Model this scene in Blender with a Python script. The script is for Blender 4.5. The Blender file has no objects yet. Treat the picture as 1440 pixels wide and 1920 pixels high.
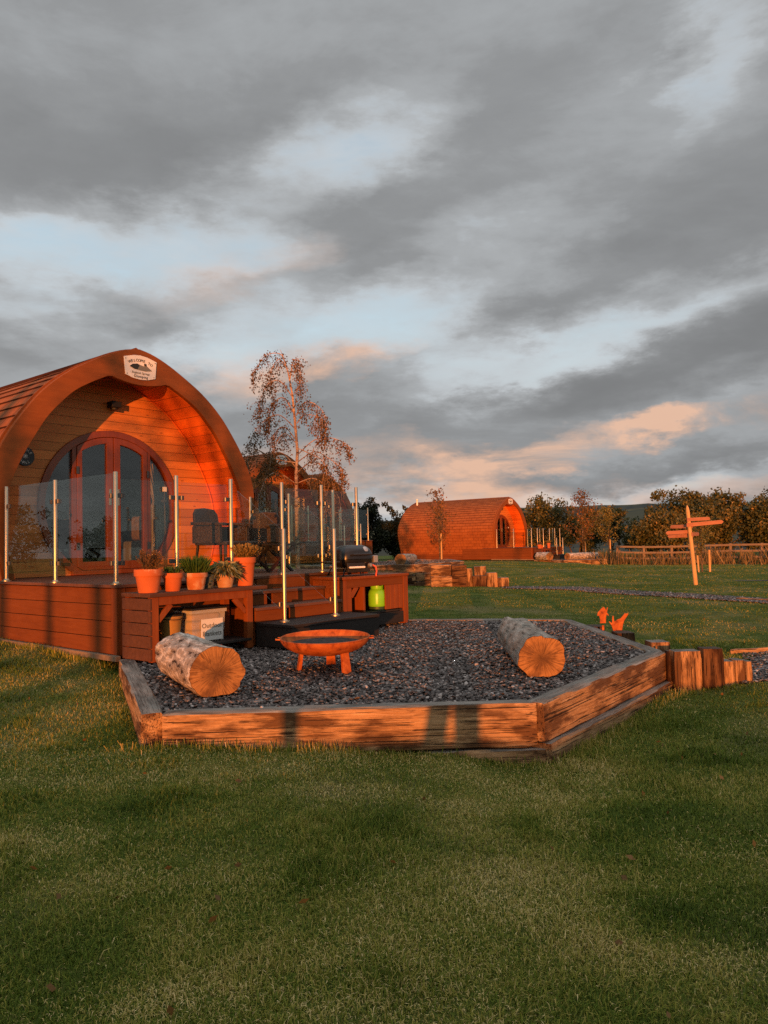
import bpy, math, random
import numpy as np
from mathutils import Vector, Matrix

SC = bpy.context.scene
COL = SC.collection
rad = math.radians
RNG = np.random.default_rng(7)
random.seed(7)

# ------------------------------------------------------------------ site frame
# every pod plot has its own frame: x along the front edge of the deck, y back into the pod
PHI = math.atan2(.775, .632)
CP, SP = math.cos(PHI), math.sin(PHI)
SITE = [(-2.51, 7.2, 0.0), (-2.69, 22.5, .45), (8.14, 42.5, -.06), (-1.9, 30.6, .45)]
SUN_EL, SUN_AZ = rad(2.1), math.atan2(.074, .997)

def W(x, y, z=0., site=0):
    o = SITE[site]
    return (o[0] + CP*x - SP*y, o[1] + SP*x + CP*y, o[2] + z)

# ------------------------------------------------------------------ materials
class M:
    def __init__(s, name):
        s.m = bpy.data.materials.new(name); s.m.use_nodes = True
        s.nt = s.m.node_tree; s.nt.nodes.clear()
        s.L = s.nt.links
    def n(s, t, **kw):
        o = s.nt.nodes.new(t)
        for k, v in kw.items(): setattr(o, k, v)
        return o
    def put(s, sock, v):
        if v is None: return
        if hasattr(v, 'is_output') or isinstance(v, bpy.types.NodeSocket): s.L.new(v, sock)
        else:
            if sock.type == 'RGBA' and not hasattr(v, '__len__'): v = (v, v, v, 1)
            if sock.type == 'RGBA' and len(v) == 3: v = (*v, 1)
            sock.default_value = v
    def obj(s, scale=(1, 1, 1), rot=(0, 0, 0), kind='Object'):
        t = s.n('ShaderNodeTexCoord'); mp = s.n('ShaderNodeMapping')
        mp.inputs['Scale'].default_value = scale; mp.inputs['Rotation'].default_value = rot
        s.L.new(t.outputs[kind], mp.inputs['Vector']); return mp.outputs[0]
    def pos(s, scale=(1, 1, 1)):
        g = s.n('ShaderNodeNewGeometry'); mp = s.n('ShaderNodeMapping')
        mp.inputs['Scale'].default_value = scale
        s.L.new(g.outputs['Position'], mp.inputs['Vector']); return mp.outputs[0]
    def uv(s, scale=(1, 1, 1)): return s.obj(scale, kind='UV')
    def noise(s, vec, scale=1., detail=4., rough=.6, dist=0., col=False):
        o = s.n('ShaderNodeTexNoise'); s.put(o.inputs['Vector'], vec)
        o.inputs['Scale'].default_value = scale; o.inputs['Detail'].default_value = detail
        o.inputs['Roughness'].default_value = rough; o.inputs['Distortion'].default_value = dist
        return o.outputs['Color' if col else 'Fac']
    def voro(s, vec, scale=1., feature='F1', out='Distance', rnd=1.):
        o = s.n('ShaderNodeTexVoronoi', feature=feature); s.put(o.inputs['Vector'], vec)
        o.inputs['Scale'].default_value = scale; o.inputs['Randomness'].default_value = rnd
        return o.outputs[out]
    def ramp(s, fac, stops, interp='LINEAR'):
        o = s.n('ShaderNodeValToRGB'); s.put(o.inputs['Fac'], fac); cr = o.color_ramp; cr.interpolation = interp
        while len(cr.elements) < len(stops): cr.elements.new(.5)
        for e, (p, c) in zip(cr.elements, stops):
            e.position = p
            if not hasattr(c, '__len__'): c = (c, c, c)
            e.color = (*c, 1)
        return o.outputs['Color']
    def mix(s, fac, a, b, mode='MIX'):
        o = s.n('ShaderNodeMix', data_type='RGBA', blend_type=mode)
        s.put(o.inputs[0], fac); s.put(o.inputs[6], a); s.put(o.inputs[7], b); return o.outputs[2]
    def math(s, op, a, b=None, c=None, clamp=False):
        o = s.n('ShaderNodeMath', operation=op, use_clamp=clamp)
        for i, v in enumerate((a, b, c)):
            if v is not None: s.put(o.inputs[i], v)
        return o.outputs[0]
    def sep(s, vec):
        o = s.n('ShaderNodeSeparateXYZ'); s.put(o.inputs[0], vec); return o.outputs
    def attr(s, name, out='Fac'):
        return s.n('ShaderNodeAttribute', attribute_name=name).outputs[out]
    def rnd(s): return s.n('ShaderNodeObjectInfo').outputs['Random']
    def bump(s, h, strength=.5, dist=.01, normal=None):
        o = s.n('ShaderNodeBump'); s.put(o.inputs['Height'], h)
        o.inputs['Strength'].default_value = strength; o.inputs['Distance'].default_value = dist
        if normal is not None: s.put(o.inputs['Normal'], normal)
        return o.outputs[0]
    def out(s, col, rough=.6, metal=0., normal=None, spec=.4, trans=0., sheen=0.):
        b = s.n('ShaderNodeBsdfPrincipled'); s.put(b.inputs['Base Color'], col)
        s.put(b.inputs['Roughness'], rough); s.put(b.inputs['Metallic'], metal)
        b.inputs['Specular IOR Level'].default_value = spec
        if normal is not None: s.put(b.inputs['Normal'], normal)
        sh = b.outputs[0]
        if trans:
            t = s.n('ShaderNodeBsdfTranslucent'); s.put(t.inputs['Color'], col)
            mx = s.n('ShaderNodeMixShader'); mx.inputs[0].default_value = trans
            s.L.new(sh, mx.inputs[1]); s.L.new(t.outputs[0], mx.inputs[2]); sh = mx.outputs[0]
        o = s.n('ShaderNodeOutputMaterial'); s.L.new(sh, o.inputs['Surface']); return s.m

def board_mat(name, c0, c1, c2, axis='x', pitch=0, gap=.006, rough=.6, grain=1., bumpd=.004, off=0., knots=False, spec=.3):
    """stained timber: grain runs along axis; pitch > 0 cuts it into boards stacked along z"""
    s = M(name); k = {'x': (1.6, 16, 16), 'y': (16, 1.6, 16), 'z': (16, 16, 1.6)}[axis]
    v = s.obj(tuple(a*grain for a in k))
    add = s.n('ShaderNodeVectorMath', operation='ADD'); s.L.new(v, add.inputs[0])
    cb = s.n('ShaderNodeCombineXYZ')
    r = s.math('MULTIPLY', s.rnd(), 37.)
    for i in range(3): s.L.new(r, cb.inputs[i])
    s.L.new(cb.outputs[0], add.inputs[1]); v = add.outputs[0]
    g = s.noise(v, 1.5, 6, .7, .6); big = s.noise(s.obj((1.5, 1.5, 1.5)), 1.3, 3)
    f = s.math('ADD', s.math('MULTIPLY', g, .7), s.math('MULTIPLY', big, .4))
    col = s.ramp(f, [(.3, c0), (.52, c1), (.78, c2)])
    h = g
    if pitch:
        z = s.sep(s.obj())[2]
        q = s.math('DIVIDE', s.math('ADD', z, 50*pitch+off), pitch)
        fr = s.math('FRACT', q); fl = s.math('FLOOR', q)
        wn = s.n('ShaderNodeTexWhiteNoise', noise_dimensions='1D'); s.L.new(fl, wn.inputs['W'])
        tone = s.math('ADD', s.math('MULTIPLY', wn.outputs[0], .35), .8)
        col = s.mix(1., col, tone, 'MULTIPLY')
        line = s.math('LESS_THAN', fr, gap/pitch)
        col = s.mix(s.math('MULTIPLY', line, .6), col, (.02, .010, .005))
        h = s.math('SUBTRACT', s.math('MULTIPLY', g, .25), s.math('MULTIPLY', line, 1.5))
    if knots:
        vv = s.voro(s.obj((2.4, 2.4, 7.2)), 1.4)
        kn = s.math('LESS_THAN', vv, .09)
        col = s.mix(s.math('MULTIPLY', kn, .6), col, (.09, .04, .015))
    return s.out(col, rough, 0, s.bump(h, .6, bumpd), spec)

def sleeper_mat(name='weathered_sleeper', k=1.):
    s = M(name)
    r = s.math('MULTIPLY', s.rnd(), 53.)
    cb = s.n('ShaderNodeCombineXYZ')
    for i in range(3): s.L.new(r, cb.inputs[i])
    def off(sc):
        a = s.n('ShaderNodeVectorMath', operation='ADD'); s.L.new(s.obj(sc), a.inputs[0]); s.L.new(cb.outputs[0], a.inputs[1]); return a.outputs[0]
    g = s.noise(off((2.2, 42, 42)), 1.4, 8, .74, .9)
    g2 = s.noise(off((1.0, 90, 90)), 1.1, 5, .62, .6)
    patch = s.noise(off((1.3, 5, 5)), 1.5, 5, .6)
    col = s.ramp(g, [(.27, (.15, .080, .036)), (.47, (.36, .205, .095)), (.70, (.58, .38, .21))])
    col = s.mix(s.ramp(patch, [(.45, 0.), (.56, .9)]), col, (.085, .040, .018))
    crack = s.ramp(g2, [(.38, 1.), (.43, 0.)])
    col = s.mix(s.math('MULTIPLY', crack, .9), col, (.015, .008, .005))
    knot = s.ramp(s.voro(off((1.6, 7, 7)), 1.0), [(.05, 1.), (.10, 0.)])
    col = s.mix(s.math('MULTIPLY', knot, .8), col, (.03, .015, .008))
    # the weathered, lichen grey upper face
    nz = s.sep(s.n('ShaderNodeNewGeometry').outputs['Normal'])[2]
    up = s.ramp(s.math('ADD', nz, s.math('MULTIPLY', s.math('SUBTRACT', patch, .5), .5)), [(.55, 0.), (.8, 1.)])
    grey = s.ramp(s.math('ADD', s.math('MULTIPLY', g, .5), s.math('MULTIPLY', patch, .5)), [(.36, (.07, .06, .05)), (.5, (.20, .18, .155)), (.66, (.34, .31, .27))])
    col = s.mix(up, col, grey)
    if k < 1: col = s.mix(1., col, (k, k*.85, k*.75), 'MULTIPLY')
    h = s.math('SUBTRACT', s.math('ADD', g, s.math('MULTIPLY', patch, .6)), s.math('MULTIPLY', crack, 1.))
    return s.out(col, .85, 0, s.bump(h, .8, .008), .2)

def plain(name, c, rough=.5, metal=0., spec=.4, var=.25, scale=6., bd=.002):
    s = M(name); n = s.noise(s.obj(), scale, 5)
    d = tuple(x*(1-var) for x in c); l = tuple(min(1, x*(1+var)) for x in c)
    return s.out(s.ramp(n, [(.3, d), (.7, l)]), rough, metal, s.bump(n, .3, bd), spec)

MAT = {}
MAT['fascia'] = board_mat('cedar_stain_paint', (.17, .050, .012), (.225, .067, .016), (.28, .086, .021), 'x', rough=.6, grain=.6, bumpd=.002, spec=.15)
MAT['pine'] = board_mat('pine_boards', (.42, .145, .034), (.60, .205, .046), (.70, .27, .068), 'x', .118, .006, .55, bumpd=.005, knots=True)
MAT['lining'] = board_mat('porch_lining_boards', (.58, .115, .018), (.74, .155, .024), (.82, .20, .034), 'y', .118, .0055, .5, bumpd=.005, spec=.2)
MAT['joinery'] = board_mat('red_brown_joinery', (.13, .028, .006), (.19, .041, .008), (.26, .060, .012), 'z', rough=.4, grain=.7, bumpd=.001, spec=.5)
MAT['skirt'] = board_mat('red_brown_cladding', (.115, .033, .008), (.160, .046, .010), (.205, .062, .015), 'x', rough=.65, bumpd=.003, spec=.15)
MAT['skirt_y'] = board_mat('red_brown_cladding_side', (.115, .033, .008), (.160, .046, .010), (.205, .062, .015), 'y', rough=.65, bumpd=.003, spec=.15)
MAT['deck'] = board_mat('deck_boards', (.085, .034, .020), (.125, .052, .031), (.17, .076, .048), 'x', rough=.6, bumpd=.004)
MAT['box'] = board_mat('red_brown_planks', (.13, .033, .008), (.195, .050, .011), (.265, .076, .018), 'z', rough=.6, bumpd=.004, spec=.2)
MAT['dark_wood'] = board_mat('dark_brown_planks', (.05, .022, .012), (.085, .035, .018), (.13, .055, .028), 'x', rough=.65, bumpd=.004)
MAT['black_wood'] = board_mat('black_stained_or_shaded_planks', (.012, .010, .009), (.02, .016, .014), (.035, .028, .024), 'x', rough=.7, bumpd=.004)  # black stain, and the painted shade of the low step platform
MAT['post_wood'] = board_mat('pale_round_post', (.38, .22, .09), (.52, .32, .14), (.62, .42, .2), 'z', rough=.75, bumpd=.006)
MAT['rail_wood'] = board_mat('grey_brown_rail', (.12, .085, .058), (.20, .145, .10), (.29, .22, .155), 'x', rough=.8, bumpd=.006)
MAT['fence_post_wood'] = board_mat('grey_brown_post', (.12, .085, .058), (.20, .145, .10), (.29, .22, .155), 'z', rough=.8, bumpd=.006)
MAT['sleeper'] = sleeper_mat(); MAT['sleeper_dark'] = sleeper_mat('stained_or_shaded_sleeper', .38)  # dark copy: real stain on some blocks, painted shade on the second bed
MAT['steel'] = plain('brushed_steel', (.55, .47, .34), .40, 1., .5, .06, 30, .0005)
MAT['dark_steel'] = plain('dark_bracket_metal', (.10, .10, .10), .4, .8, .5, .1)
MAT['black'] = plain('black_enamel', (.012, .012, .013), .28, 0, .5, .2)
MAT['black_matt'] = plain('black_plastic', (.018, .017, .017), .55, 0, .4, .2)
MAT['grey_metal'] = plain('pale_grey_metal', (.42, .42, .42), .35, .6, .5, .1)
MAT['white'] = plain('white_board', (.82, .80, .76), .45, 0, .4, .03)
MAT['ink'] = plain('dark_lettering', (.03, .03, .028), .5, 0, .3, .1)
MAT['ink_grey'] = plain('grey_lettering', (.20, .19, .16), .5, 0, .3, .1)
MAT['pale_ink'] = plain('pale_lettering', (.62, .66, .62), .5, 0, .3, .1)
MAT['slate_disc'] = plain('dark_slate_disc', (.022, .030, .032), .5, 0, .4, .3)
MAT['rattan'] = (lambda s: s.out(s.ramp(s.voro(s.obj((40, 40, 26)), 1.0, 'DISTANCE_TO_EDGE'), [(0, (.008, .005, .004)), (.12, (.06, .035, .026))]), .55, 0, s.bump(s.voro(s.obj((40, 40, 26)), 1.0, 'DISTANCE_TO_EDGE'), .8, .006), .4))(M('dark_brown_rattan'))
MAT['curtain'] = plain('cream_curtain', (.62, .50, .33), .9, 0, .1, .12, 14)
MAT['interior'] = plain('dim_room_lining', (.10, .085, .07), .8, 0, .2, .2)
MAT['sofa'] = plain('beige_fabric', (.36, .31, .24), .9, 0, .1, .1, 20)
MAT['lime'] = plain('lime_green_enamel', (.20, .60, .02), .32, 0, .5, .06)
MAT['orange_hose'] = plain('red_orange_hose', (.65, .10, .04), .4, 0, .5, .1)
MAT['bucket'] = plain('ochre_plastic', (.34, .19, .05), .35, 0, .5, .06)
MAT['paper'] = plain('white_paper', (.72, .72, .68), .6, 0, .3, .05)
MAT['blanket'] = plain('folded_tan_blankets', (.42, .25, .12), .95, 0, .1, .35, 12, .01)
MAT['soil'] = plain('potting_soil', (.025, .017, .012), .95, 0, .1, .4, 30, .01)
MAT['ash'] = plain('cold_ash', (.055, .052, .05), .95, 0, .1, .5, 30, .01)
MAT['grey_pot'] = plain('grey_glazed_pot', (.10, .12, .12), .3, 0, .5, .3)

def rust():
    s = M('rusted_steel'); n = s.noise(s.obj(), 9, 7, .7, .4); m2 = s.noise(s.obj(), 60, 3)
    c = s.ramp(n, [(.34, (.10, .026, .010)), (.46, (.33, .080, .018)), (.64, (.50, .15, .035))])
    return s.out(c, .75, 0, s.bump(s.math('ADD', n, s.math('MULTIPLY', m2, .4)), .4, .003), .25)
MAT['rust'] = rust()

def terracotta(name, base, stain, amt):
    s = M(name); n = s.noise(s.obj((1, 1, 1)), 9, 6, .65, .5); f = s.noise(s.obj(), 70, 3)
    c = s.ramp(s.noise(s.obj(), 4, 3), [(.3, tuple(x*.85 for x in base)), (.7, tuple(x*1.12 for x in base))])
    c = s.mix(s.ramp(n, [(.62-amt*.3, 0.), (.75-amt*.2, .7)]), c, stain)
    return s.out(c, .8, 0, s.bump(f, .25, .002), .25)
MAT['terracotta'] = terracotta('terracotta', (.48, .125, .042), (.62, .42, .30), .1)
MAT['terracotta_old'] = terracotta('stained_terracotta', (.46, .15, .055), (.58, .46, .34), .55)
MAT['stone_pot'] = terracotta('pale_weathered_terracotta', (.46, .24, .13), (.50, .42, .30), .6)

def shingle():
    s = M('roof_shingles'); u = s.uv()
    b = s.n('ShaderNodeTexBrick', offset=.5); s.L.new(u, b.inputs['Vector'])
    b.inputs['Scale'].default_value = 1.; b.inputs['Brick Width'].default_value = .36; b.inputs['Row Height'].default_value = .175
    b.inputs['Mortar Size'].default_value = .006; b.inputs['Mortar Smooth'].default_value = .1; b.inputs['Bias'].default_value = 0
    b.inputs['Color1'].default_value = (.22, .062, .016, 1); b.inputs['Color2'].default_value = (.34, .106, .027, 1); b.inputs['Mortar'].default_value = (.035, .015, .01, 1)
    n = s.noise(s.obj(), 3, 5); f = s.noise(s.obj(), 160, 2)
    c = s.mix(.55, b.outputs['Color'], s.ramp(n, [(.3, (.18, .049, .013)), (.7, (.38, .118, .030))]))
    c = s.mix(s.math('MULTIPLY', b.outputs['Fac'], .8), c, (.03, .012, .008))
    h = s.math('ADD', s.math('MULTIPLY', b.outputs['Fac'], -1.), s.math('MULTIPLY', f, .5))
    return s.out(c, .85, 0, s.bump(h, .7, .006), .2)
MAT['shingle'] = shingle()

def glass(name, tint=(.93, .95, .93), base=.05, mx=.85):
    s = M(name); lw = s.n('ShaderNodeLayerWeight'); lw.inputs['Blend'].default_value = .5
    f = s.math('ADD', s.math('MULTIPLY', s.math('POWER', lw.outputs['Facing'], 4.), mx), base, clamp=True)
    t = s.n('ShaderNodeBsdfTransparent'); t.inputs[0].default_value = (*tint, 1)
    g = s.n('ShaderNodeBsdfGlossy'); g.inputs['Roughness'].default_value = 0.0; g.inputs['Color'].default_value = (.95, .97, .95, 1)
    x = s.n('ShaderNodeMixShader'); s.L.new(f, x.inputs[0]); s.L.new(t.outputs[0], x.inputs[1]); s.L.new(g.outputs[0], x.inputs[2])
    o = s.n('ShaderNodeOutputMaterial'); s.L.new(x.outputs[0], o.inputs['Surface']); return s.m
MAT['glass'] = glass('clear_glass', (.91, .93, .90), .030, .68)
MAT['door_glass'] = glass('door_glass', (.80, .82, .82), .07, .7)
def milky():
    s = M('milky_clear_plastic'); t = s.n('ShaderNodeBsdfTransparent'); t.inputs[0].default_value = (.9, .9, .88, 1)
    p = s.n('ShaderNodeBsdfPrincipled'); p.inputs['Base Color'].default_value = (.75, .74, .70, 1); p.inputs['Roughness'].default_value = .25
    x = s.n('ShaderNodeMixShader'); x.inputs[0].default_value = .34; s.L.new(t.outputs[0], x.inputs[1]); s.L.new(p.outputs[0], x.inputs[2])
    o = s.n('ShaderNodeOutputMaterial'); s.L.new(x.outputs[0], o.inputs['Surface']); return s.m
MAT['clear_plastic'] = milky()

def bark(name, a, b, c, sc=(5, 14, 14)):
    s = M(name); v = s.obj(sc); n = s.noise(v, 1.2, 8, .72, 1.2); vo = s.voro(s.obj((6, 20, 20)), .9)
    f = s.math('ADD', s.math('MULTIPLY', n, .75), s.math('MULTIPLY', vo, .3))
    f = s.math('ADD', f, s.math('MULTIPLY', s.math('SUBTRACT', s.noise(s.obj(), 26, 4, .7), .5), .35))
    col = s.ramp(f, [(.40, a), (.47, b), (.56, b), (.62, c)])
    return s.out(col, .9, 0, s.bump(f, 1., .02), .15)
MAT['bark_flaky'] = bark('flaky_birch_bark', (.045, .030, .022), (.34, .28, .23), (.66, .57, .49))
MAT['bark_grey'] = bark('bare_grey_log', (.10, .085, .07), (.28, .25, .21), (.42, .38, .33), (2, 22, 22))
MAT['trunk'] = bark('tree_bark', (.05, .035, .025), (.12, .085, .06), (.2, .15, .11), (8, 8, 2))
MAT['birch_trunk'] = bark('birch_bark', (.10, .06, .04), (.42, .27, .19), (.60, .44, .33), (6, 6, 14))

def cut_end():
    s = M('sawn_end_grain'); o = s.sep(s.obj())
    r = s.math('SQRT', s.math('ADD', s.math('MULTIPLY', o[1], o[1]), s.math('MULTIPLY', o[2], o[2])))
    a = s.math('ADD', s.math('ARCTAN2', o[2], o[1]), s.math('MULTIPLY', s.rnd(), 40.))
    cb = s.n('ShaderNodeCombineXYZ'); s.L.new(s.math('MULTIPLY', a, 9.), cb.inputs[0]); s.L.new(s.math('MULTIPLY', r, 4.), cb.inputs[1]); s.L.new(s.math('MULTIPLY', s.rnd(), 9.), cb.inputs[2])
    n = s.noise(cb.outputs[0], 2.2, 5, .65, .4)
    w = s.noise(s.obj(), 12, 3)
    rings = s.math('SINE', s.math('MULTIPLY', s.math('ADD', r, s.math('MULTIPLY', w, .012)), 900.))
    col = s.ramp(n, [(.26, (.07, .032, .013)), (.44, (.26, .125, .045)), (.70, (.43, .225, .085))])
    col = s.mix(.12, col, s.ramp(rings, [(0, (.15, .08, .03)), (1, (.6, .36, .16))]))
    crack = s.math('MULTIPLY', s.ramp(s.noise(cb.outputs[0], 3.1, 2, .5, .1), [(.35, 1.), (.40, 0.)]), s.ramp(r, [(.02, 1.), (.17, .45)]))
    col = s.mix(crack, col, (.02, .01, .006))
    col = s.mix(s.ramp(s.noise(s.obj(), 9, 4, .6), [(.48, 0.), (.62, .75)]), col, (.12, .058, .026))
    heart = s.ramp(s.math('ADD', r, s.math('MULTIPLY', s.math('SUBTRACT', w, .5), .12)), [(.0, 1.), (.12, .0)]); col = s.mix(s.math('MULTIPLY', heart, .75), col, (.07, .035, .016))
    return s.out(col, .85, 0, s.bump(s.math('SUBTRACT', n, crack), .5, .006), .15)
MAT['cut_end'] = cut_end()

def tinted(name, stops, rough=.6, trans=.25, spec=.3, attr='tint'):
    s = M(name); return s.out(s.ramp(s.attr(attr), stops), rough, 0, None, spec, trans)
MAT['grass'] = tinted('grass_blades', [(0, (.036, .066, .008)), (.33, (.120, .172, .021)), (.56, (.29, .27, .048)), (.78, (.50, .39, .13)), (1, (.76, .60, .30))], .7, .25, .12)
MAT['rough_grass'] = tinted('dry_tall_grass', [(0, (.05, .055, .02)), (.45, (.17, .115, .05)), (1, (.40, .28, .14))], .7, .2, .2)
MAT['slate'] = tinted('slate_chippings', [(0, (.026, .021, .019)), (.35, (.095, .078, .070)), (.7, (.25, .212, .19)), (1, (.52, .45, .41))], .62, 0, .35)
MAT['leaf_birch'] = tinted('birch_leaves', [(0, (.06, .050, .016)), (.5, (.17, .085, .024)), (1, (.40, .17, .045))], .55, .3)
MAT['leaf_hedge'] = tinted('hedgerow_leaves', [(0, (.020, .032, .012)), (.35, (.062, .072, .022)), (.7, (.155, .125, .036)), (1, (.42, .28, .10))], .6, .2)
MAT['leaf_dark'] = tinted('dark_evergreen_leaves', [(0, (.008, .013, .006)), (.6, (.022, .030, .012)), (1, (.06, .055, .02))], .6, .15)
MAT['leaf_young'] = tinted('young_tree_leaves', [(0, (.06, .07, .02)), (.5, (.17, .15, .035)), (1, (.38, .26, .07))], .55, .3)
MAT['leaf_heather'] = tinted('dry_heather_sprigs', [(0, (.06, .045, .02)), (.5, (.17, .09, .035)), (1, (.32, .16, .07))], .7, .15)
MAT['leaf_green'] = tinted('green_shoots', [(0, (.02, .05, .008)), (.5, (.06, .13, .02)), (1, (.16, .20, .05))], .5, .25)
MAT['leaf_sage'] = tinted('variegated_leaves', [(0, (.05, .07, .03)), (.5, (.17, .19, .09)), (1, (.44, .40, .22))], .5, .25)
MAT['leaf_grey'] = tinted('grey_green_leaves', [(0, (.02, .03, .022)), (.5, (.06, .085, .06)), (1, (.13, .15, .10))], .55, .2)
MAT['leaf_gold'] = tinted('golden_sprigs', [(0, (.10, .08, .02)), (.5, (.30, .19, .05)), (1, (.50, .33, .12))], .6, .25)

def ground_mat():
    s = M('mown_lawn'); p = s.pos()
    big = s.noise(p, .45, 4, .6); mid = s.noise(p, 2.6, 5, .65); fine = s.noise(p, 55, 4, .7)
    c = s.ramp(mid, [(.3, (.045, .080, .012)), (.5, (.090, .125, .022)), (.7, (.20, .19, .05))])
    dry = s.ramp(big, [(.50, 0.), (.68, .75)]); c = s.mix(dry, c, (.27, .21, .10))
    c = s.mix(s.math('MULTIPLY', s.ramp(fine, [(.35, 0.), (.65, 1.)]), .5), c, s.mix(.5, c, (.035, .036, .014)))
    h = s.math('ADD', s.math('MULTIPLY', fine, .6), mid)
    return s.out(c, .95, 0, s.bump(h, .9, .05), .05)
MAT['ground'] = ground_mat()
MAT['gravel_bed'] = (lambda s: s.out(s.ramp(s.voro(s.pos(), 45, 'F1', 'Color'), [(.1, (.04, .035, .033)), (.6, (.16, .14, .135)), (1, (.34, .30, .29))]), .8, 0, s.bump(s.voro(s.pos(), 45), 1., .02), .2))(M('gravel_bed'))

def hill_mat():
    s = M('far_hillside'); p = s.pos((.004, .004, .02)); n = s.noise(p, 1.5, 6, .65); f = s.voro(s.pos((.006, .003, .01)), 1., 'F1', 'Color')
    fld = s.ramp(f, [(.3, (.06, .075, .065)), (.55, (.085, .10, .07)), (.8, (.14, .14, .085))])
    c = s.mix(s.ramp(n, [(.45, 0.), (.55, 1.)]), fld, (.052, .068, .068))
    return s.out(c, 1., 0, s.bump(n, .5, 8.), 0.)
MAT['hill'] = hill_mat()

# ------------------------------------------------------------------ mesh building
class MB:
    def __init__(s): s.v = []; s.f = []; s.uv = None; s.t = []
    def add(s, vs, fs):
        k = len(s.v); s.v += [tuple(map(float, a)) for a in vs]; s.f += [tuple(i+k for i in f) for f in fs]; return s
    def box(s, x0, x1, y0, y1, z0, z1):
        return s.add([(x, y, z) for z in (z0, z1) for y in (y0, y1) for x in (x0, x1)],
                     [(0, 2, 3, 1), (4, 5, 7, 6), (0, 1, 5, 4), (2, 6, 7, 3), (0, 4, 6, 2), (1, 3, 7, 5)])
    def bar(s, p, q, w, h, up=(0, 0, 1)):
        p, q = Vector(p), Vector(q); d = (q-p).normalized(); u = Vector(up)
        if abs(d.dot(u)) > .98: u = Vector((1, 0, 0))
        r = d.cross(u).normalized()*w/2; u = r.cross(d).normalized()*h/2
        return s.add([a + i*r + j*u for a in (p, q) for i, j in ((-1, -1), (1, -1), (1, 1), (-1, 1))],
                     [(0, 1, 2, 3), (7, 6, 5, 4), (0, 4, 5, 1), (1, 5, 6, 2), (2, 6, 7, 3), (3, 7, 4, 0)])
    def tube(s, pts, rads, n=8, cap=True):
        pts = [Vector(p) for p in pts]; k = len(s.v)
        if not hasattr(rads, '__len__'): rads = [rads]*len(pts)
        for i, p in enumerate(pts):
            d = (pts[min(i+1, len(pts)-1)] - pts[max(i-1, 0)])
            d = d.normalized() if d.length > 1e-9 else Vector((0, 0, 1))
            a = Vector((0, 1, 0)) if abs(d.y) < .9 else Vector((1, 0, 0))
            u = d.cross(a).normalized(); w = d.cross(u)
            for j in range(n):
                t = 2*math.pi*j/n; s.v.append(tuple(p + (u*math.cos(t) + w*math.sin(t))*rads[i]))
        for i in range(len(pts)-1):
            for j in range(n):
                a = k+i*n+j; b = k+i*n+(j+1) % n; s.f.append((a, b, b+n, a+n))
        if cap: s.f.append(tuple(range(k, k+n))); e = k+(len(pts)-1)*n; s.f.append(tuple(range(e+n-1, e-1, -1)))
        return s
    def lathe(s, prof, c=(0, 0, 0), n=32, close=False):
        k = len(s.v); m = len(prof)
        for r, z in prof:
            for j in range(n):
                t = 2*math.pi*j/n; s.v.append((c[0]+r*math.cos(t), c[1]+r*math.sin(t), c[2]+z))
        for i in range(m-1 if not close else m):
            i2 = (i+1) % m
            for j in range(n):
                s.f.append((k+i*n+j, k+i*n+(j+1) % n, k+i2*n+(j+1) % n, k+i2*n+j))
        if not close:
            if prof[0][0] > 1e-6: s.f.append(tuple(range(k+n-1, k-1, -1)))
            if prof[-1][0] > 1e-6: s.f.append(tuple(range(k+(m-1)*n, k+m*n)))
        return s
    def extrude(s, poly, y0, y1):
        """polygon in x,z pulled from y0 to y1"""
        n = len(poly); k = len(s.v)
        s.v += [(x, y0, z) for x, z in poly] + [(x, y1, z) for x, z in poly]
        s.f.append(tuple(range(k, k+n))); s.f.append(tuple(range(k+2*n-1, k+n-1, -1)))
        for i in range(n):
            j = (i+1) % n; s.f.append((k+j, k+i, k+n+i, k+n+j))
        return s
    def band(s, outer, inner, y0, y1, closed=False):
        """frame between two point runs in x,z, pulled from y0 to y1"""
        n = len(outer); k = len(s.v)
        for y in (y0, y1):
            s.v += [(x, y, z) for x, z in outer] + [(x, y, z) for x, z in inner]
        o = lambda i, y: k+y*2*n+i % n
        q = lambda i, y: k+y*2*n+n+i % n
        for i in range(n if closed else n-1):
            j = i+1
            s.f += [(o(i, 0), o(j, 0), q(j, 0), q(i, 0)), (o(i, 1), q(i, 1), q(j, 1), o(j, 1)),
                    (o(i, 0), o(i, 1), o(j, 1), o(j, 0)), (q(i, 0), q(j, 0), q(j, 1), q(i, 1))]
        if not closed:
            for i in (0, n-1): s.f.append((o(i, 0), q(i, 0), q(i, 1), o(i, 1)))
        return s

BASE = {}
def link_mesh(name, verts, faces, mat, smooth=False, uv=None, tint=None):
    me = bpy.data.meshes.new(name)
    me.from_pydata(verts, [], faces); me.materials.append(mat)
    if uv is not None:
        l = me.uv_layers.new(name='UVMap'); arr = np.array([uv[i] for f in faces for i in f], dtype=np.float32)
        l.data.foreach_set('uv', arr.ravel())
    if tint is not None:
        a = me.attributes.new('tint', 'FLOAT', 'FACE'); a.data.foreach_set('value', np.asarray(tint, dtype=np.float32))
    if smooth: me.polygons.foreach_set('use_smooth', [True]*len(me.polygons))
    me.update()
    o = bpy.data.objects.new(name, me); COL.objects.link(o); return o

def fix_normals(me):
    import bmesh
    b = bmesh.new(); b.from_mesh(me); bmesh.ops.recalc_face_normals(b, faces=b.faces[:]); b.to_mesh(me); b.free()

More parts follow.
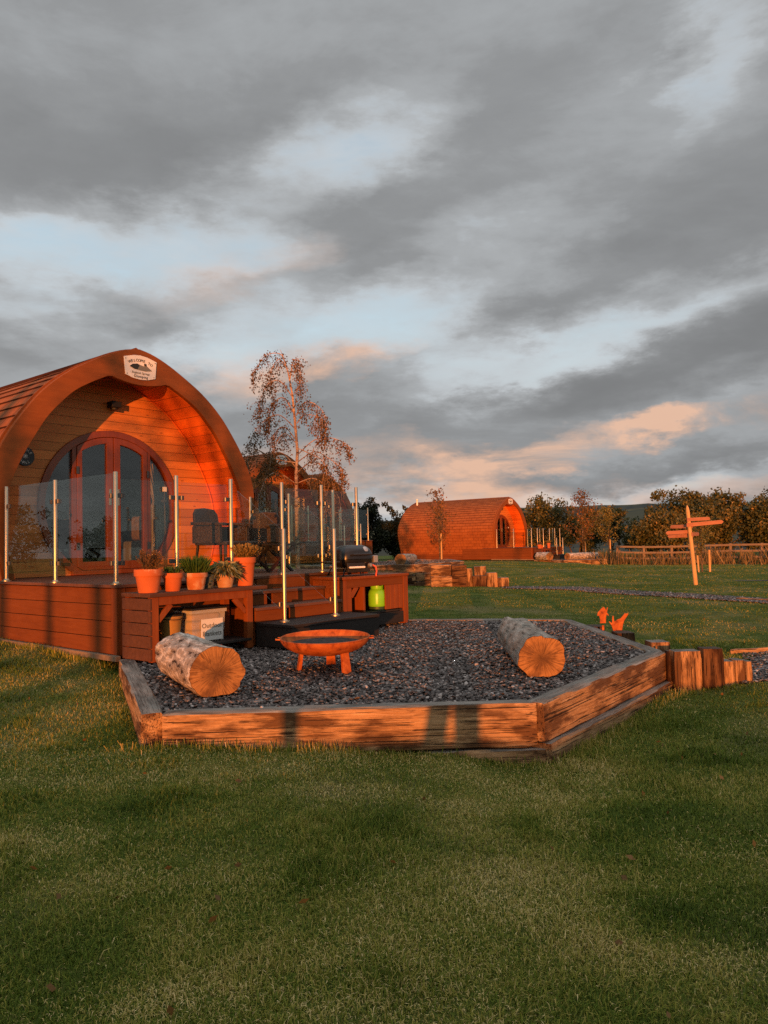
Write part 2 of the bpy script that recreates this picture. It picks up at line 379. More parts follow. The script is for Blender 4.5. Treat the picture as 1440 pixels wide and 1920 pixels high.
def part(name, mb, mat, parent, bevel=0., smooth=False, uv=None, tint=None, origin=None, normals=True):
    """one mesh per part; coordinates of mb are in the frame of the thing the part belongs to"""
    org = Vector(origin) if origin is not None else Vector((0, 0, 0))
    vs = [tuple(Vector(v)-org) for v in mb.v] if origin is not None else mb.v
    o = link_mesh(name, vs, mb.f, MAT[mat] if isinstance(mat, str) else mat, False, uv, tint)
    if normals: fix_normals(o.data)
    if smooth:
        o.data.polygons.foreach_set('use_smooth', [True]*len(o.data.polygons))
        try: o.data.set_sharp_from_angle(angle=rad(40))
        except Exception: pass
    o.location = org; o['_o'] = tuple(org)
    if parent is not None:
        o.parent = parent
        if parent.get('_o') is not None: o.location = org - Vector(parent['_o'])
    if bevel:
        b = o.modifiers.new('edge', 'BEVEL'); b.width = bevel; b.segments = 2; b.limit_method = 'ANGLE'; b.angle_limit = rad(40)
    return o

def tag(o, label, cat, group=None):
    o['label'] = label; o['category'] = cat
    if group: o['group'] = group
    return o
def struct(o): o['kind'] = 'structure'; return o
def stuff(o, label=None, cat=None):
    o['kind'] = 'stuff'
    if label: o['label'] = label; o['category'] = cat
    return o

COPIES = []
def thing(name, label, cat, base=(0, 0, 0), rz=0., group=None, world=False, copies=None):
    """an Empty at the base of the thing; base is in the frame of the first plot unless world"""
    o = bpy.data.objects.new(name, None); COL.objects.link(o); o.empty_display_size = .1
    o.location = base if world else W(*base)
    o.rotation_euler = (0, 0, rz if world else PHI+rz)
    tag(o, label, cat, group)
    if copies: COPIES.append((o, copies))
    return o

def copy_tree(o, parent=None):
    c = o.copy(); COL.objects.link(c)
    if parent is not None: c.parent = parent
    for ch in o.children: copy_tree(ch, c)
    return c

def site_copies():
    for o, cp in COPIES:
        for site, label in cp.items():
            c = copy_tree(o)
            d = [SITE[site][i]-SITE[0][i] for i in range(3)]
            c.location = [o.location[i]+d[i] for i in range(3)]
            c['label'] = label

def text_mesh(body, size, spacing=1.):
    cu = bpy.data.curves.new('lettering', 'FONT'); cu.body = body; cu.size = size; cu.extrude = .0015
    cu.align_x = 'CENTER'; cu.align_y = 'CENTER'; cu.space_character = spacing; cu.resolution_u = 2
    ob = bpy.data.objects.new('lettering', cu); COL.objects.link(ob)
    dg = bpy.context.evaluated_depsgraph_get(); me = bpy.data.meshes.new_from_object(ob.evaluated_get(dg))
    v = [tuple(p.co) for p in me.vertices]; f = [tuple(p.vertices) for p in me.polygons]
    bpy.data.objects.remove(ob); bpy.data.meshes.remove(me); bpy.data.curves.remove(cu)
    return v, f
def put_text(mb, body, size, cx, y, cz, rot=0., spacing=1.):
    """lettering facing -y"""
    v, f = text_mesh(body, size, spacing); c, s_ = math.cos(rot), math.sin(rot)
    return mb.add([(cx + c*a - s_*b, y - z, cz + s_*a + c*b) for a, b, z in v], f)
def arc_text(mb, body, size, cx, y, cz, r, a0, a1):
    for i, ch in enumerate(body):
        if ch == ' ': continue
        a = a0 + (a1-a0)*(i/(max(1, len(body)-1)))
        put_text(mb, ch, size, cx + r*math.sin(a), y, cz + r*math.cos(a), -a)
def arc_text_low(mb, body, size, cx, y, cz, r, a0, a1):
    for i, ch in enumerate(body):
        if ch == ' ': continue
        a = a0 + (a1-a0)*(i/(max(1, len(body)-1)))
        put_text(mb, ch, size, cx + r*math.sin(a), y, cz - r*math.cos(a), a)

# ------------------------------------------------------------------ terrain
CTRL = np.array([
    (-3, 0, 0), (0, 0, 0), (3, 0, -.06), (0, 2, 0), (-1.2, 3.2, 0), (1.4, 3.2, -.09), (-1.5, 4.6, .0), (-.5, 4.55, -.03), (0.2, 4.6, -.08), (1., 4.6, -.18), (1., 4.72, -.18), (1.8, 5.4, -.17), (2.5, 6.5, -.12), (3.2, 6.4, -.06),
    (-2.15, 6, .02), (-2.55, 6.9, .05), (-2.9, 7.2, .15), (-3.6, 7.7, .19), (-4.6, 8.6, .22), (-7, 10.6, .25), (-3.5, 6, .05), (-6, 7, .12), (-5, 4, .02),
    (4.5, 7.3, -.05), (4.5, 9, -.02), (2.9, 8.6, .0), (2.5, 10, .06), (1.2, 10.6, .08), (4, 12, .02), (1.2, 14, .12), (.5, 17., .12), (.3, 19.3, .12), (1.5, 19.7, .06), (2.2, 20.1, .02), (3.2, 20.3, -.02), (2.8, 22.2, .0), (4, 24, .05), (-1.5, 13, .2), (-1.5, 19, .25), (-6, 18, .4), (-3, 22.3, .6), (-5, 25, .65), (3, 28, .25), (-4, 34, .6),
    (5.4, 16.3, .0), (6.8, 13.5, .0), (7.7, 19.2, .0), (11, 26.2, .0), (12, 18, -.02), (9, 9, -.04), (6, 4, -.08), (9, 33, .02), (9.2, 40.2, .0), (11.6, 39.8, -.14), (13, 41.3, -.18), (8, 44, .1), (7.6, 41.2, .05), (5, 48, .16), (3, 38, .15), (14, 40, -.2), (17, 34, -.15), (24, 40, -.3), (14, 52, -.2), (26, 26, -.1),
    (0, -4, .0), (-4, -8, .25), (0, -8, .25), (4, -8, .25), (-10, -10, .3), (10, -10, .3), (0, -16, .3), (-15, 2, .2), (-14, -16, .3), (16, -4, 0), (16, 8, 0), (-20, 20, .5)], dtype=float)

def vnoise(x, y, sc, seed=0, octs=3):
    x = np.asarray(x, float)*sc; y = np.asarray(y, float)*sc; tot = 0; amp = 1; nrm = 0
    for o in range(octs):
        xi = np.floor(x); yi = np.floor(y); fx = x-xi; fy = y-yi
        fx = fx*fx*(3-2*fx); fy = fy*fy*(3-2*fy)
        def h(a, b):
            k = (a.astype(np.int64)*374761393 + b.astype(np.int64)*668265263 + (seed+o)*974711) & 0x7fffffff
            k = ((k ^ (k >> 13))*1274126177) & 0x7fffffff
            return ((k ^ (k >> 16)) & 0xffff)/65535.
        v = (h(xi, yi)*(1-fx)+h(xi+1, yi)*fx)*(1-fy)+(h(xi, yi+1)*(1-fx)+h(xi+1, yi+1)*fx)*fy
        tot = tot+v*amp; nrm += amp; amp *= .5; x = x*2.03+17; y = y*2.03+11
    return tot/nrm

def ground_z(x, y):
    x = np.atleast_1d(np.asarray(x, float)); y = np.atleast_1d(np.asarray(y, float))
    num = np.zeros_like(x); den = np.zeros_like(x)
    for cx, cy, cz in CTRL:
        d2 = (x-cx)**2+(y-cy)**2+.05; w = 1./d2**1.6
        num += w*cz; den += w
    z = num/den
    z += (vnoise(x, y, .8, 3)-.5)*.035
    # unseen bank added behind the viewpoint, shaped to shade the near lawn
    z += .21*np.exp(-((y+8.5)/2.2)**2)*(.8+.5*vnoise(x, y*0, .9, 9))
    r = np.hypot(x, y); far = np.clip((r-70)/250, 0, 1); z = z*(1-far) - 26*far*far*(3-2*far)
    return z

def in_poly(px, py, poly):
    ins = np.zeros(px.shape, bool); n = len(poly)
    for i in range(n):
        x0, y0 = poly[i]; x1, y1 = poly[(i+1) % n]
        if y0 == y1: continue
        c = ((y0 > py) != (y1 > py)) & (px < (x1-x0)*(py-y0)/(y1-y0)+x0)
        ins ^= c
    return ins

# planter corners in the plot frame (outer upper edge of the sleepers)
PA, PB, PC, PD, PE, PL = (-1.29, -2.34), (.341, -4.212), (2.805, -4.108), (5.05, -2.126), (4.116, -.252), (-.052, -.104)
PLANTER = [PA, PB, PC, PD, PE, (4.0, -.1), (3.6, -.05), (0, -.05), PL]
def plot_polys(site):
    pl = [W(x, y, 0, site)[:2] for x, y in PLANTER]
    dk = [W(x, y, 0, site)[:2] for x, y in ((.1, .1), (3.55, .1), (3.4, 9.2), (.2, 9.2))]
    return pl, dk
PATH_A = [(3.02, 6.62), (4.2, 6.75), (8.5, 6.9), (8.5, 8.75), (4.6, 8.15), (3.66, 7.98)]
PATH_B = [(2.9, 19.3), (4.3, 17.6), (5.5, 15.7), (6.7, 13.2), (8.2, 11.2), (9, 11.9), (7.4, 13.9), (6.1, 16.4), (4.9, 18.5), (3.4, 20.3)]
PATH_C = [(9.0, 20.2), (13, 19.3), (19, 19.0), (19, 19.8), (13, 20.0), (9.3, 20.6)]

def grid_axis():
    a = [0.]; st = .1
    while a[-1] < 3000:
        a.append(a[-1]+st)
        if a[-1] > 13: st *= 1.06
    return np.array(a)
gx = grid_axis(); gx = np.concatenate([-gx[:0:-1], gx])
ax = [-40., -25, -18, -14]; y = -12.
while y < 3000:
    ax.append(y); y += .12 if y < 13 else (.3 if y < 50 else (y-50)*.08+.6)
gy = np.array(ax)
gx = gx[(gx > -3000) & (gx < 3000)]
keep = np.ones(len(gx), bool); gx = gx[keep]
XX, YY = np.meshgrid(gx, gy)
ZZ = ground_z(XX.ravel(), YY.ravel()).reshape(XX.shape)
for site in (0, 1, 2):
    pl, dk = plot_polys(site)
    ZZ = np.where(in_poly(XX, YY, dk), np.minimum(ZZ, .12+SITE[site][2]), ZZ)
    ZZ = np.where(in_poly(XX, YY, pl), np.minimum(ZZ, .06+SITE[site][2]), ZZ)
nx, ny = len(gx), len(gy)
idx = np.arange(nx*ny).reshape(ny, nx)
fc = np.stack([idx[:-1, :-1], idx[:-1, 1:], idx[1:, 1:], idx[1:, :-1]], -1).reshape(-1, 4)
def np_mesh(name, verts, faces, mat, tint=None, smooth=False):
    """verts (n,3), faces list of arrays with equal row length"""
    me = bpy.data.meshes.new(name); me.vertices.add(len(verts)); me.vertices.foreach_set('co', np.asarray(verts, np.float32).ravel())
    fl = faces if isinstance(faces, list) else [faces]
    loops = np.concatenate([f.ravel() for f in fl]); cnt = np.concatenate([np.full(len(f), f.shape[1]) for f in fl])
    me.loops.add(len(loops)); me.loops.foreach_set('vertex_index', loops.astype(np.int32))
    me.polygons.add(len(cnt)); st = np.concatenate([[0], np.cumsum(cnt)[:-1]])
    me.polygons.foreach_set('loop_start', st.astype(np.int32)); me.polygons.foreach_set('loop_total', cnt.astype(np.int32))
    if smooth: me.polygons.foreach_set('use_smooth', np.ones(len(cnt), bool))
    me.update(calc_edges=True); me.materials.append(mat)
    if tint is not None:
        a = me.attributes.new('tint', 'FLOAT', 'FACE'); a.data.foreach_set('value', np.asarray(tint, np.float32))
    o = bpy.data.objects.new(name, me); COL.objects.link(o); return o
struct(np_mesh('ground', np.stack([XX, YY, ZZ], -1).reshape(-1, 3), fc, MAT['ground'], smooth=True))

def gz(x, y): return float(ground_z(x, y)[0])

# hills
def hill():
    A = np.linspace(-1.2, 1.2, 200); V = []; rows = [(700, -.6), (1000, .25), (1250, .62), (1500, .9), (1750, 1.), (2300, .9)]
    for r, k in rows:
        for a in A:
            top = .0385*(.55+.45*min(1, max(0, (a+.05)/.25))) + .002*math.sin(a*7+1) + .004*float(vnoise([a*3], [0.5], 3., 5)[0]) + .0015*float(vnoise([a*40], [.2], 1., 8)[0])
            z = -30+(top*1750+30)*max(k, 0) if k > 0 else -40
            z += (float(vnoise([a*30], [r*.01], 1., 4)[0])-.5)*12*(k > 0 and k < .99)
            V.append((r*math.sin(a), r*math.cos(a), z))
    i = np.arange(len(V)).reshape(len(rows), len(A))
    f = np.stack([i[:-1, :-1], i[:-1, 1:], i[1:, 1:], i[1:, :-1]], -1).reshape(-1, 4)
    struct(np_mesh('hills', np.array(V), f, MAT['hill'], smooth=True))
hill()

# paths
def sheet(name, poly, dz, mat):
    """thin paving that follows the ground inside a polygon"""
    P = np.array(poly); x0, y0 = P.min(0); x1, y1 = P.max(0)
    step = .12 if max(x1-x0, y1-y0) < 9 else .2
    xs = np.arange(x0, x1+step, step); ys = np.arange(y0, y1+step, step)
    X, Y = np.meshgrid(xs, ys); k = in_poly(X, Y, poly)
    i = np.arange(X.size).reshape(X.shape); q = k[:-1, :-1] & k[1:, 1:] & k[:-1, 1:] & k[1:, :-1]
    f = np.stack([i[:-1, :-1], i[:-1, 1:], i[1:, 1:], i[1:, :-1]], -1)[q]
    Z = ground_z(X.ravel(), Y.ravel())+dz
    return np_mesh(name, np.stack([X.ravel(), Y.ravel(), Z], -1), f, mat, smooth=True)
for nm, P in (('path', PATH_A), ('path', PATH_B), ('path', PATH_C)):
    struct(sheet(nm, P, .012, MAT['gravel_bed']))

def chips(name, pts, size0, size1, tilt=.36, seed=1):
    """loose slate flakes: flat five sided plates lying at odd tilts"""
    r = np.random.default_rng(seed); n = len(pts); pts = np.asarray(pts)
    a = np.sort(r.uniform(0, 2*np.pi, (n, 5)), 1)*.35 + np.arange(5)*2*np.pi/5*.65+r.uniform(0, 6.28, (n, 1))*0
    L = r.uniform(size0, size1, n); Wd = L*r.uniform(.45, .85, n); T = r.uniform(.004, .010, n)
    rr = r.uniform(.75, 1.1, (n, 5))
    X = np.cos(a)*rr*L[:, None]/2; Y = np.sin(a)*rr*Wd[:, None]/2
    ver = np.zeros((n, 10, 3)); ver[:, :5, 0] = X; ver[:, :5, 1] = Y; ver[:, :5, 2] = T[:, None]/2
    ver[:, 5:, 0] = X*1.04; ver[:, 5:, 1] = Y*1.04; ver[:, 5:, 2] = -T[:, None]/2
    yaw = r.uniform(0, 6.28, n); tx = r.normal(0, tilt, n); ty = r.normal(0, tilt, n)
    def rot(v, ang, i, j):
        c = np.cos(ang)[:, None]; s_ = np.sin(ang)[:, None]; a_ = v[:, :, i].copy(); b_ = v[:, :, j].copy()
        v[:, :, i] = c*a_-s_*b_; v[:, :, j] = s_*a_+c*b_
    rot(ver, tx, 1, 2); rot(ver, ty, 0, 2); rot(ver, yaw, 0, 1)
    ver += pts[:, None, :]
    k = (np.arange(n)*10)[:, None]
    top = k+np.arange(5)[None]; sides = np.concatenate([np.stack([k[:, 0]+j, k[:, 0]+5+j, k[:, 0]+5+(j+1) % 5, k[:, 0]+(j+1) % 5], -1) for j in range(5)])
    t = np.clip(r.beta(1.6, 2.2, n), 0, 1)
    return np_mesh(name, ver.reshape(-1, 3), [top, sides], MAT['slate'], np.concatenate([t, np.tile(t*.8, 5)]))

def scatter(poly, n, seed):
    r = np.random.default_rng(seed); P = np.array(poly); lo, hi = P.min(0), P.max(0); out = np.zeros((0, 2))
    while len(out) < n:
        q = r.uniform(lo, hi, (n*2, 2)); out = np.concatenate([out, q[in_poly(q[:, 0], q[:, 1], poly)]])
    return out[:n]

# gravel inside the planter of each plot (copied to the others with the plot)
GB = .168
def gravel(site, n):
    poly = [W(x, y, 0, site)[:2] for x, y in ((-1.2, -2.34), (.37, -4.12), (2.76, -4.02), (4.95, -2.13), (4.06, -.33), (4.0, -.2), (3.6, -.06), (0, -.06), (-.02, -.14))]
    z = SITE[site][2]
    o = np_mesh('gravel', np.array([(x, y, z+GB-.03) for x, y in poly]), [np.arange(len(poly))[None, :]], MAT['gravel_bed']); struct(o)
    P = scatter(poly, n, 11+site); r = np.random.default_rng(5)
    Z = z+GB-.025+r.uniform(0, .035, n)+.02*vnoise(P[:, 0], P[:, 1], 3., 2)
    c = chips('slate_chippings', np.column_stack([P, Z]), .014, .056, .34, seed=3+site)
    stuff(c, ['loose grey slate chippings filling the near sleeper bed', 'slate chippings in the raised bed of the second pod', 'slate chippings in the low bed before the farthest pod'][site], 'gravel')
gravel(0, 46000); gravel(1, 5000); gravel(2, 1500)
P = scatter(PATH_A, 6000, 4); c = chips('slate_chippings', np.column_stack([P, ground_z(P[:, 0], P[:, 1])+.02]), .02, .05, seed=9)
stuff(c, 'slate chippings of the path beside the upright sleeper blocks', 'gravel')
P = scatter(PATH_B, 9000, 6); c = chips('slate_chippings', np.column_stack([P, ground_z(P[:, 0], P[:, 1])+.02]), .03, .07, seed=10)
stuff(c, 'slate chippings of the narrow path crossing the lawn', 'gravel')

# ------------------------------------------------------------------ grass
ALLP = []
for site in (0, 1, 2):
    pl, dk = plot_polys(site); ALLP += [pl, dk]
ALLP += [PATH_A, PATH_B, PATH_C]
DRYP = [(-.22, 3.95, .34, .16, 1.), (.47, 3.85, .32, .16, 1.), (-1.75, 4.1, .5, .22, .9), (-1.45, 3.25, .3, .18, .9), (-.62, 2.05, .3, .14, .8), (-.15, 2.05, .25, .1, .6), (1.0, 2.3, .25, .15, .7), (-3.0, 6.6, .7, .25, .9), (1.5, 3.2, .3, .2, .5), (4.2, 10.5, 1.6, .5, .8), (4.0, 14.5, 2.5, .5, .6), (-.9, 2.9, .4, .2, .5)]
def grass(name, label, n_raw, ymin, ymax, dens, hmul=1., seed=2, exp_=1.6):
    r = np.random.default_rng(seed)
    # rejection over a fan that is a little wider than what can be seen
    m = int(n_raw); yy = r.uniform(ymin, ymax, m)
    half = .60*yy+1.1; xx = r.uniform(-1, 1, m)*half
    d = np.hypot(xx, yy)
    want = dens*np.minimum(1., (2.2/d)**exp_)*2*half*(ymax-ymin)/m
    k = r.random(m) < want; xx, yy, d = xx[k], yy[k], d[k]
    bad = np.zeros(len(xx), bool)
    for P in ALLP: bad |= in_poly(xx, yy, P)
    xx, yy, d = xx[~bad], yy[~bad], d[~bad]; n = len(xx)
    z = ground_z(xx, yy)
    pat = vnoise(xx, yy, 1.7, 21, 4); fine = vnoise(xx, yy, 6., 31, 2); tall = vnoise(xx, yy, 2.3, 41, 3)
    dry = np.clip((vnoise(xx, yy, 1.1, 51, 4)-.54)*3.4, 0, 1)
    for px, py, rx, ry, k in DRYP: dry = np.maximum(dry, k*np.exp(-((xx-px)/rx)**2-((yy-py)/ry)**2)*(.4+1.1*fine))
    dry = np.clip(dry, 0, 1); tuft = np.clip((vnoise(xx, yy, 3.2, 61, 2)-.60)*5, 0, 1)
    h = (.014+.020*tall+.010*fine+.022*tuft)*r.uniform(.5, 1.3, n)*hmul*(1-.35*dry)
    sp = r.random(n); h = np.where((sp > .997) & (d < 6), h*1.7, h)
    w = .0019*(1+d*.28)*r.uniform(.6, 1.3, n)
    az = r.uniform(0, 6.28, n); lean = np.abs(r.normal(1.0, .45, n))*(1-.35*tuft); turn = az+r.normal(0, .5, n)
    straw = r.random(n) < (.02+.46*dry)/(1+d*.12); lean = np.where(straw, r.uniform(1.05, 1.5, n), lean)
    dx, dy = np.cos(az), np.sin(az); sx, sy = -np.sin(turn)*w/2, np.cos(turn)*w/2
    l1 = np.sin(lean*.6)*h*.5; z1 = np.cos(lean*.6)*h*.5; l2 = l1+np.sin(np.minimum(lean*1.4, 1.75))*h*.5; z2 = z1+np.cos(np.minimum(lean*1.4, 1.75))*h*.5
    v = np.zeros((n, 5, 3))
    v[:, 0] = np.stack([xx-sx, yy-sy, z-.006], -1); v[:, 1] = np.stack([xx+sx, yy+sy, z-.006], -1)
    v[:, 2] = np.stack([xx+dx*l1+sx*.8, yy+dy*l1+sy*.8, z+z1], -1); v[:, 3] = np.stack([xx+dx*l1-sx*.8, yy+dy*l1-sy*.8, z+z1], -1)
    v[:, 4] = np.stack([xx+dx*l2, yy+dy*l2, z+z2], -1)
    b = (np.arange(n)*5)[:, None]
    q = b+np.array([[0, 1, 2, 3]]); t3 = b+np.array([[3, 2, 4]])
    sd = .18/(1+d*.06)
    t = .37+.48*(pat-.5)*2+r.normal(0, 1, n)*sd+.38*dry*r.random(n)-.09*tuft
    t = np.where(straw, r.uniform(.68, .95, n), t)
    t = np.clip(t, 0, 1)
    o = np_mesh(name, v.reshape(-1, 3), [q, t3], MAT['grass'], np.concatenate([t, np.clip(t+.05, 0, 1)]))
    stuff(o, label, 'grass'); return n
NG = [grass('lawn_grass', 'short uneven lawn grass with dry tufts in front of the sleeper bed', 5200000, 1.15, 9., 32000, seed=2),
      grass('lawn_grass', 'mown lawn stretching away between the pods', 1300000, 9., 45., 9500, .8, 3, 1.75)]
print('blades', NG)

# ------------------------------------------------------------------ glamping pod
DZ, GZ = .87, .19
PX, PY, PREC, PLEN = 1.785, 2.31, 3.0, 9.3
OUT = [(0, 3.83), (.12, 3.81), (.27, 3.765), (.48, 3.675), (.71, 3.55), (.96, 3.40), (1.19, 3.22), (1.37, 3.04), (1.52, 2.85), (1.68, 2.62), (1.80, 2.41), (1.89, 2.2), (1.94, 1.97), (1.935, 1.75), (1.90, 1.55), (1.83, 1.25), (1.745, .95), (1.66, .68), (1.60, .48), (1.55, .26)]
INN = [(.43, 3.42), (.66, 3.305), (.90, 3.16), (1.08, 2.99), (1.25, 2.80), (1.42, 2.53), (1.565, 2.27), (1.69, 1.97), (1.74, 1.71), (1.755, 1.5), (1.74, 1.3), (1.68, 1.05), (1.64, DZ+.004)]
def resample(P, n):
    P = np.array(P, float); d = np.concatenate([[0], np.cumsum(np.hypot(*np.diff(P, axis=0).T))]); t = np.linspace(0, d[-1], n)
    return np.column_stack([np.interp(t, d, P[:, 0]), np.interp(t, d, P[:, 1])]), t
def smooth_run(P, n):
    """Catmull-Rom through a run of points"""
    P = [np.array(p, float) for p in P]; out = []
    for i in range(len(P)-1):
        p0, p1, p2, p3 = P[max(i-1, 0)], P[i], P[i+1], P[min(i+2, len(P)-1)]
        for k in range(6):
            t = k/6; out.append(.5*((2*p1)+(p2-p0)*t+(2*p0-5*p1+4*p2-p3)*t*t+(3*p1-p0-3*p2+p3)*t**3))
    out.append(P[-1]); return resample(out, n)[0]

def make_pod(label, copies):
    t = thing('glamping_pod', label, 'pod', (0, 0, 0), group='arched timber glamping pods', copies=copies)
    o_r = smooth_run(OUT, 37); i_r = smooth_run(INN, 33)
    # shingled shell, laid in courses that overlap downwards
    run, d = resample(smooth_run(OUT[:-1], 200), 240); L = d[-1]; course = .175; k = int(L/course)
    prof = []; arc = []
    for c in range(k+1):
        for e, lift in ((.001, 0.), (.97, .016)):
            a = min((c+e)*course, L); j = np.searchsorted(d, a); j = min(max(j, 1), len(d)-1)
            p = run[j-1]+(run[j]-run[j-1])*((a-d[j-1])/(d[j]-d[j-1])); tn = run[j]-run[j-1]; tn = tn/np.hypot(*tn); nm = np.array((-tn[1], tn[0])); nm = -nm if nm[0] < 0 else nm
            if a > L-1e-6 and e > .5 and c == k: continue
            prof.append(p+nm*(lift-.004)); arc.append(a)
    prof = np.array(prof)
    for sgn, off in ((1, 0.), (-1, 50.)):
        pass
    V, F, UV = [], [], []
    ys = (PY+.085, PLEN-.0)
    for sgn in (1, -1):
        b = len(V)
        for y in ys:
            for p, a in zip(prof, arc): V.append((PX+sgn*p[0], y, p[1])); UV.append((y, -a+.0))
        n = len(prof)
        for i in range(n-1): F.append((b+i, b+i+1, b+n+i+1, b+n+i))
    mb = MB(); mb.v, mb.f = V, F
    sh = part('roof_shell', mb, 'shingle', t, uv=UV)
    # ridge capping
    r = MB().extrude([(PX-.17, 3.775), (PX, 3.852), (PX+.17, 3.775), (PX+.17, 3.79), (PX, 3.868), (PX-.17, 3.79)], PY+.086, PLEN-.01)
    part('ridge_cap', r, 'shingle', sh, uv=[(v[1]*1., v[0]*1.) for v in r.v])
    # curved front board with the deep brow that carries the sign
    left = [(PX-x, z) for x, z in o_r[::-1]]; right = [(PX+x, z) for x, z in o_r[1:]]
    brow = smooth_run([(-.43, 3.42), (-.3, 3.385), (-.15, 3.358), (0, 3.35), (.15, 3.358), (.3, 3.385), (.43, 3.42)], 9)
    inner = [(PX-x, z) for x, z in i_r[::-1]] + [(PX+a, b) for a, b in brow[1:-1]] + [(PX+x, z) for x, z in i_r]
    outer = np.array(left+right); inner = np.array(inner)
    # match both runs by angle about a centre so that the frame has even quads
    def byang(run_, angs, c=(PX, 1.9)):
        a = np.arctan2(run_[:, 0]-c[0], run_[:, 1]-c[1]); o_ = np.argsort(a)
        rr = np.hypot(run_[:, 0]-c[0], run_[:, 1]-c[1])
        R = np.interp(angs, a[o_], rr[o_]); return [(c[0]+r_*math.sin(g), c[1]+r_*math.cos(g)) for r_, g in zip(R, angs)]
    amax_o = math.atan2(1.745, .95-1.9); amax_i = math.atan2(1.64, DZ-1.9)
    angs = np.linspace(-2.05, 2.05, 97)
    fo, fi = byang(outer, angs), byang(inner, angs)
    lowL = [(PX-1.745, .95), (PX-1.66, .68), (PX-1.56, .32)]
    # legs of the front board run on down to the deck
    cut = [(a, b) for a, b in zip(fo, fi) if b[1] > DZ+.02 and a[1] > DZ+.02]
    fo = [a for a, b in cut]; fi = [b for a, b in cut]
    fo = [(PX-1.735, DZ+.003)]+fo+[(PX+1.735, DZ+.003)]; fi = [(PX-1.635, DZ+.003)]+fi+[(PX+1.635, DZ+.003)]
    fas = part('front_board', MB().band(fo, fi, PY, PY+.07), 'fascia', t, bevel=.006)
    # thin drip edge that follows the curve
    part('drip_edge', MB().band([(PX+(x-PX)*1.012, z+.012) for x, z in fo], [(PX+(x-PX)*.992, z-.006) for x, z in fo], PY+.071, PY+.09), 'fascia', t)
    # lining of the porch
    lin_o = [(PX+(x-PX)*1.03, 1.9+(z-1.9)*1.02) for x, z in fi]
    arch_in = [(PX-x, z) for x, z in i_r[::-1]] + [(PX-.25, 3.50), (PX, 3.57), (PX+.25, 3.50)] + [(PX+x, z) for x, z in i_r]
    arch_in = [(a, max(b, DZ+.004)) for a, b in arch_in]
    arch_o = [(PX+(x-PX)*1.012, z+.02) for x, z in arch_in]
    part('porch_lining', MB().band(arch_o, arch_in, PY+.071, PREC+.10), 'lining', t, smooth=True)
    # end wall with the round doorway
    cx, cz, R = PX, 1.775, 1.0
    n = 128; ring, outr = [], []
    ai = np.array(arch_in)
    aa = np.arctan2(ai[:, 0]-cx, ai[:, 1]-cz); rr = np.hypot(ai[:, 0]-cx, ai[:, 1]-cz); oo = np.argsort(aa)
    floor_z = DZ+.006
    a_end = math.pi-math.acos((cz-floor_z)/R)
    for i in range(n+1):
        g = -a_end+2*a_end*i/n
        ring.append((cx+R*math.sin(g), cz+R*math.cos(g)))
        ro = float(np.interp(g, aa[oo], rr[oo]))*1.01
        if cz+ro*math.cos(g) < floor_z: ro = (floor_z-cz)/math.cos(g)
        outr.append((cx+ro*math.sin(g), cz+ro*math.cos(g)))
    part('end_wall', MB().band(outr, ring, PREC, PREC+.09), 'pine', t)
    # cream bead where wall and lining meet
    bead = [(PX+(x-PX)*.985, z-.012) for x, z in arch_in if z > DZ+.05]
    part('corner_bead', MB().tube([(x, PREC-.008, z) for x, z in bead], .013, 6), 'lining', t, smooth=True)
    # round door frame
    def circ(r_, zmin=floor_z, m=128):
        e = math.pi-math.acos((cz-zmin)/r_)
        return [(cx+r_*math.sin(-e+2*e*i/m), cz+r_*math.cos(-e+2*e*i/m)) for i in range(m+1)]
    fr = part('door_frame', MB().band(circ(1.045), circ(.955), PREC-.035, PREC+.06), 'joinery', t, bevel=.006)
    part('sill', MB().box(cx-.60, cx+.60, PREC-.06, PREC+.06, floor_z, floor_z+.055), 'joinery', fr, bevel=.004)
    def span(x0, x1, r_in, z0):
        """pane or rail outline: between two uprights, under the round head"""
        xs = np.linspace(x0, x1, 14); top = [(x, cz+math.sqrt(max(r_in**2-(x-cx)**2, 0))) for x in xs]
        bot = [(x, max(z0, cz-math.sqrt(max(r_in**2-(x-cx)**2, 0)))) for x in xs]
        return top, bot
    for s_ in (-1, 1):   # fixed posts between the doors and the side lights
        xa = cx+s_*.558
        zt = cz+math.sqrt(.955**2-.558**2)
        part('jamb', MB().box(xa-.030, xa+.030, PREC-.03, PREC+.06, floor_z+.056, zt+.03), 'joinery', fr, bevel=.004)
    def flat(top, bot, y0, y1):
        m = MB(); m.band(top, bot, y0, y1); return m
    for s_ in (-1, 1):
        x0, x1 = (cx-.947, cx-.590) if s_ < 0 else (cx+.590, cx+.947)
        tp, bt = span(x0, x1, .953, floor_z+.02); part('side_light', flat(tp, bt, PREC+.01, PREC+.022), 'door_glass', t)
    for s_ in (-1, 1):
        xa, xb = (cx-.526, cx-.005) if s_ < 0 else (cx+.005, cx+.526)
        tp, bt = span(xa, xb, .950, floor_z+.06); xi, xj = (xa+.070, xb-.098) if s_ < 0 else (xa+.098, xb-.070)
        tpi, bti = span(xi, xj, .865, floor_z+.17)
        lf = part('door_leaf', MB().band(tp+bt[::-1], [(a, b) for a, b in tpi+bti[::-1]], PREC-.045, PREC+.015, closed=True), 'joinery', t, bevel=.005)
        part('pane', flat([(a, b+.004) for a, b in tpi], [(a, b-.004) for a, b in bti], PREC-.02, PREC-.010), 'door_glass', lf)
        xh = xb-.055 if s_ < 0 else xa+.055
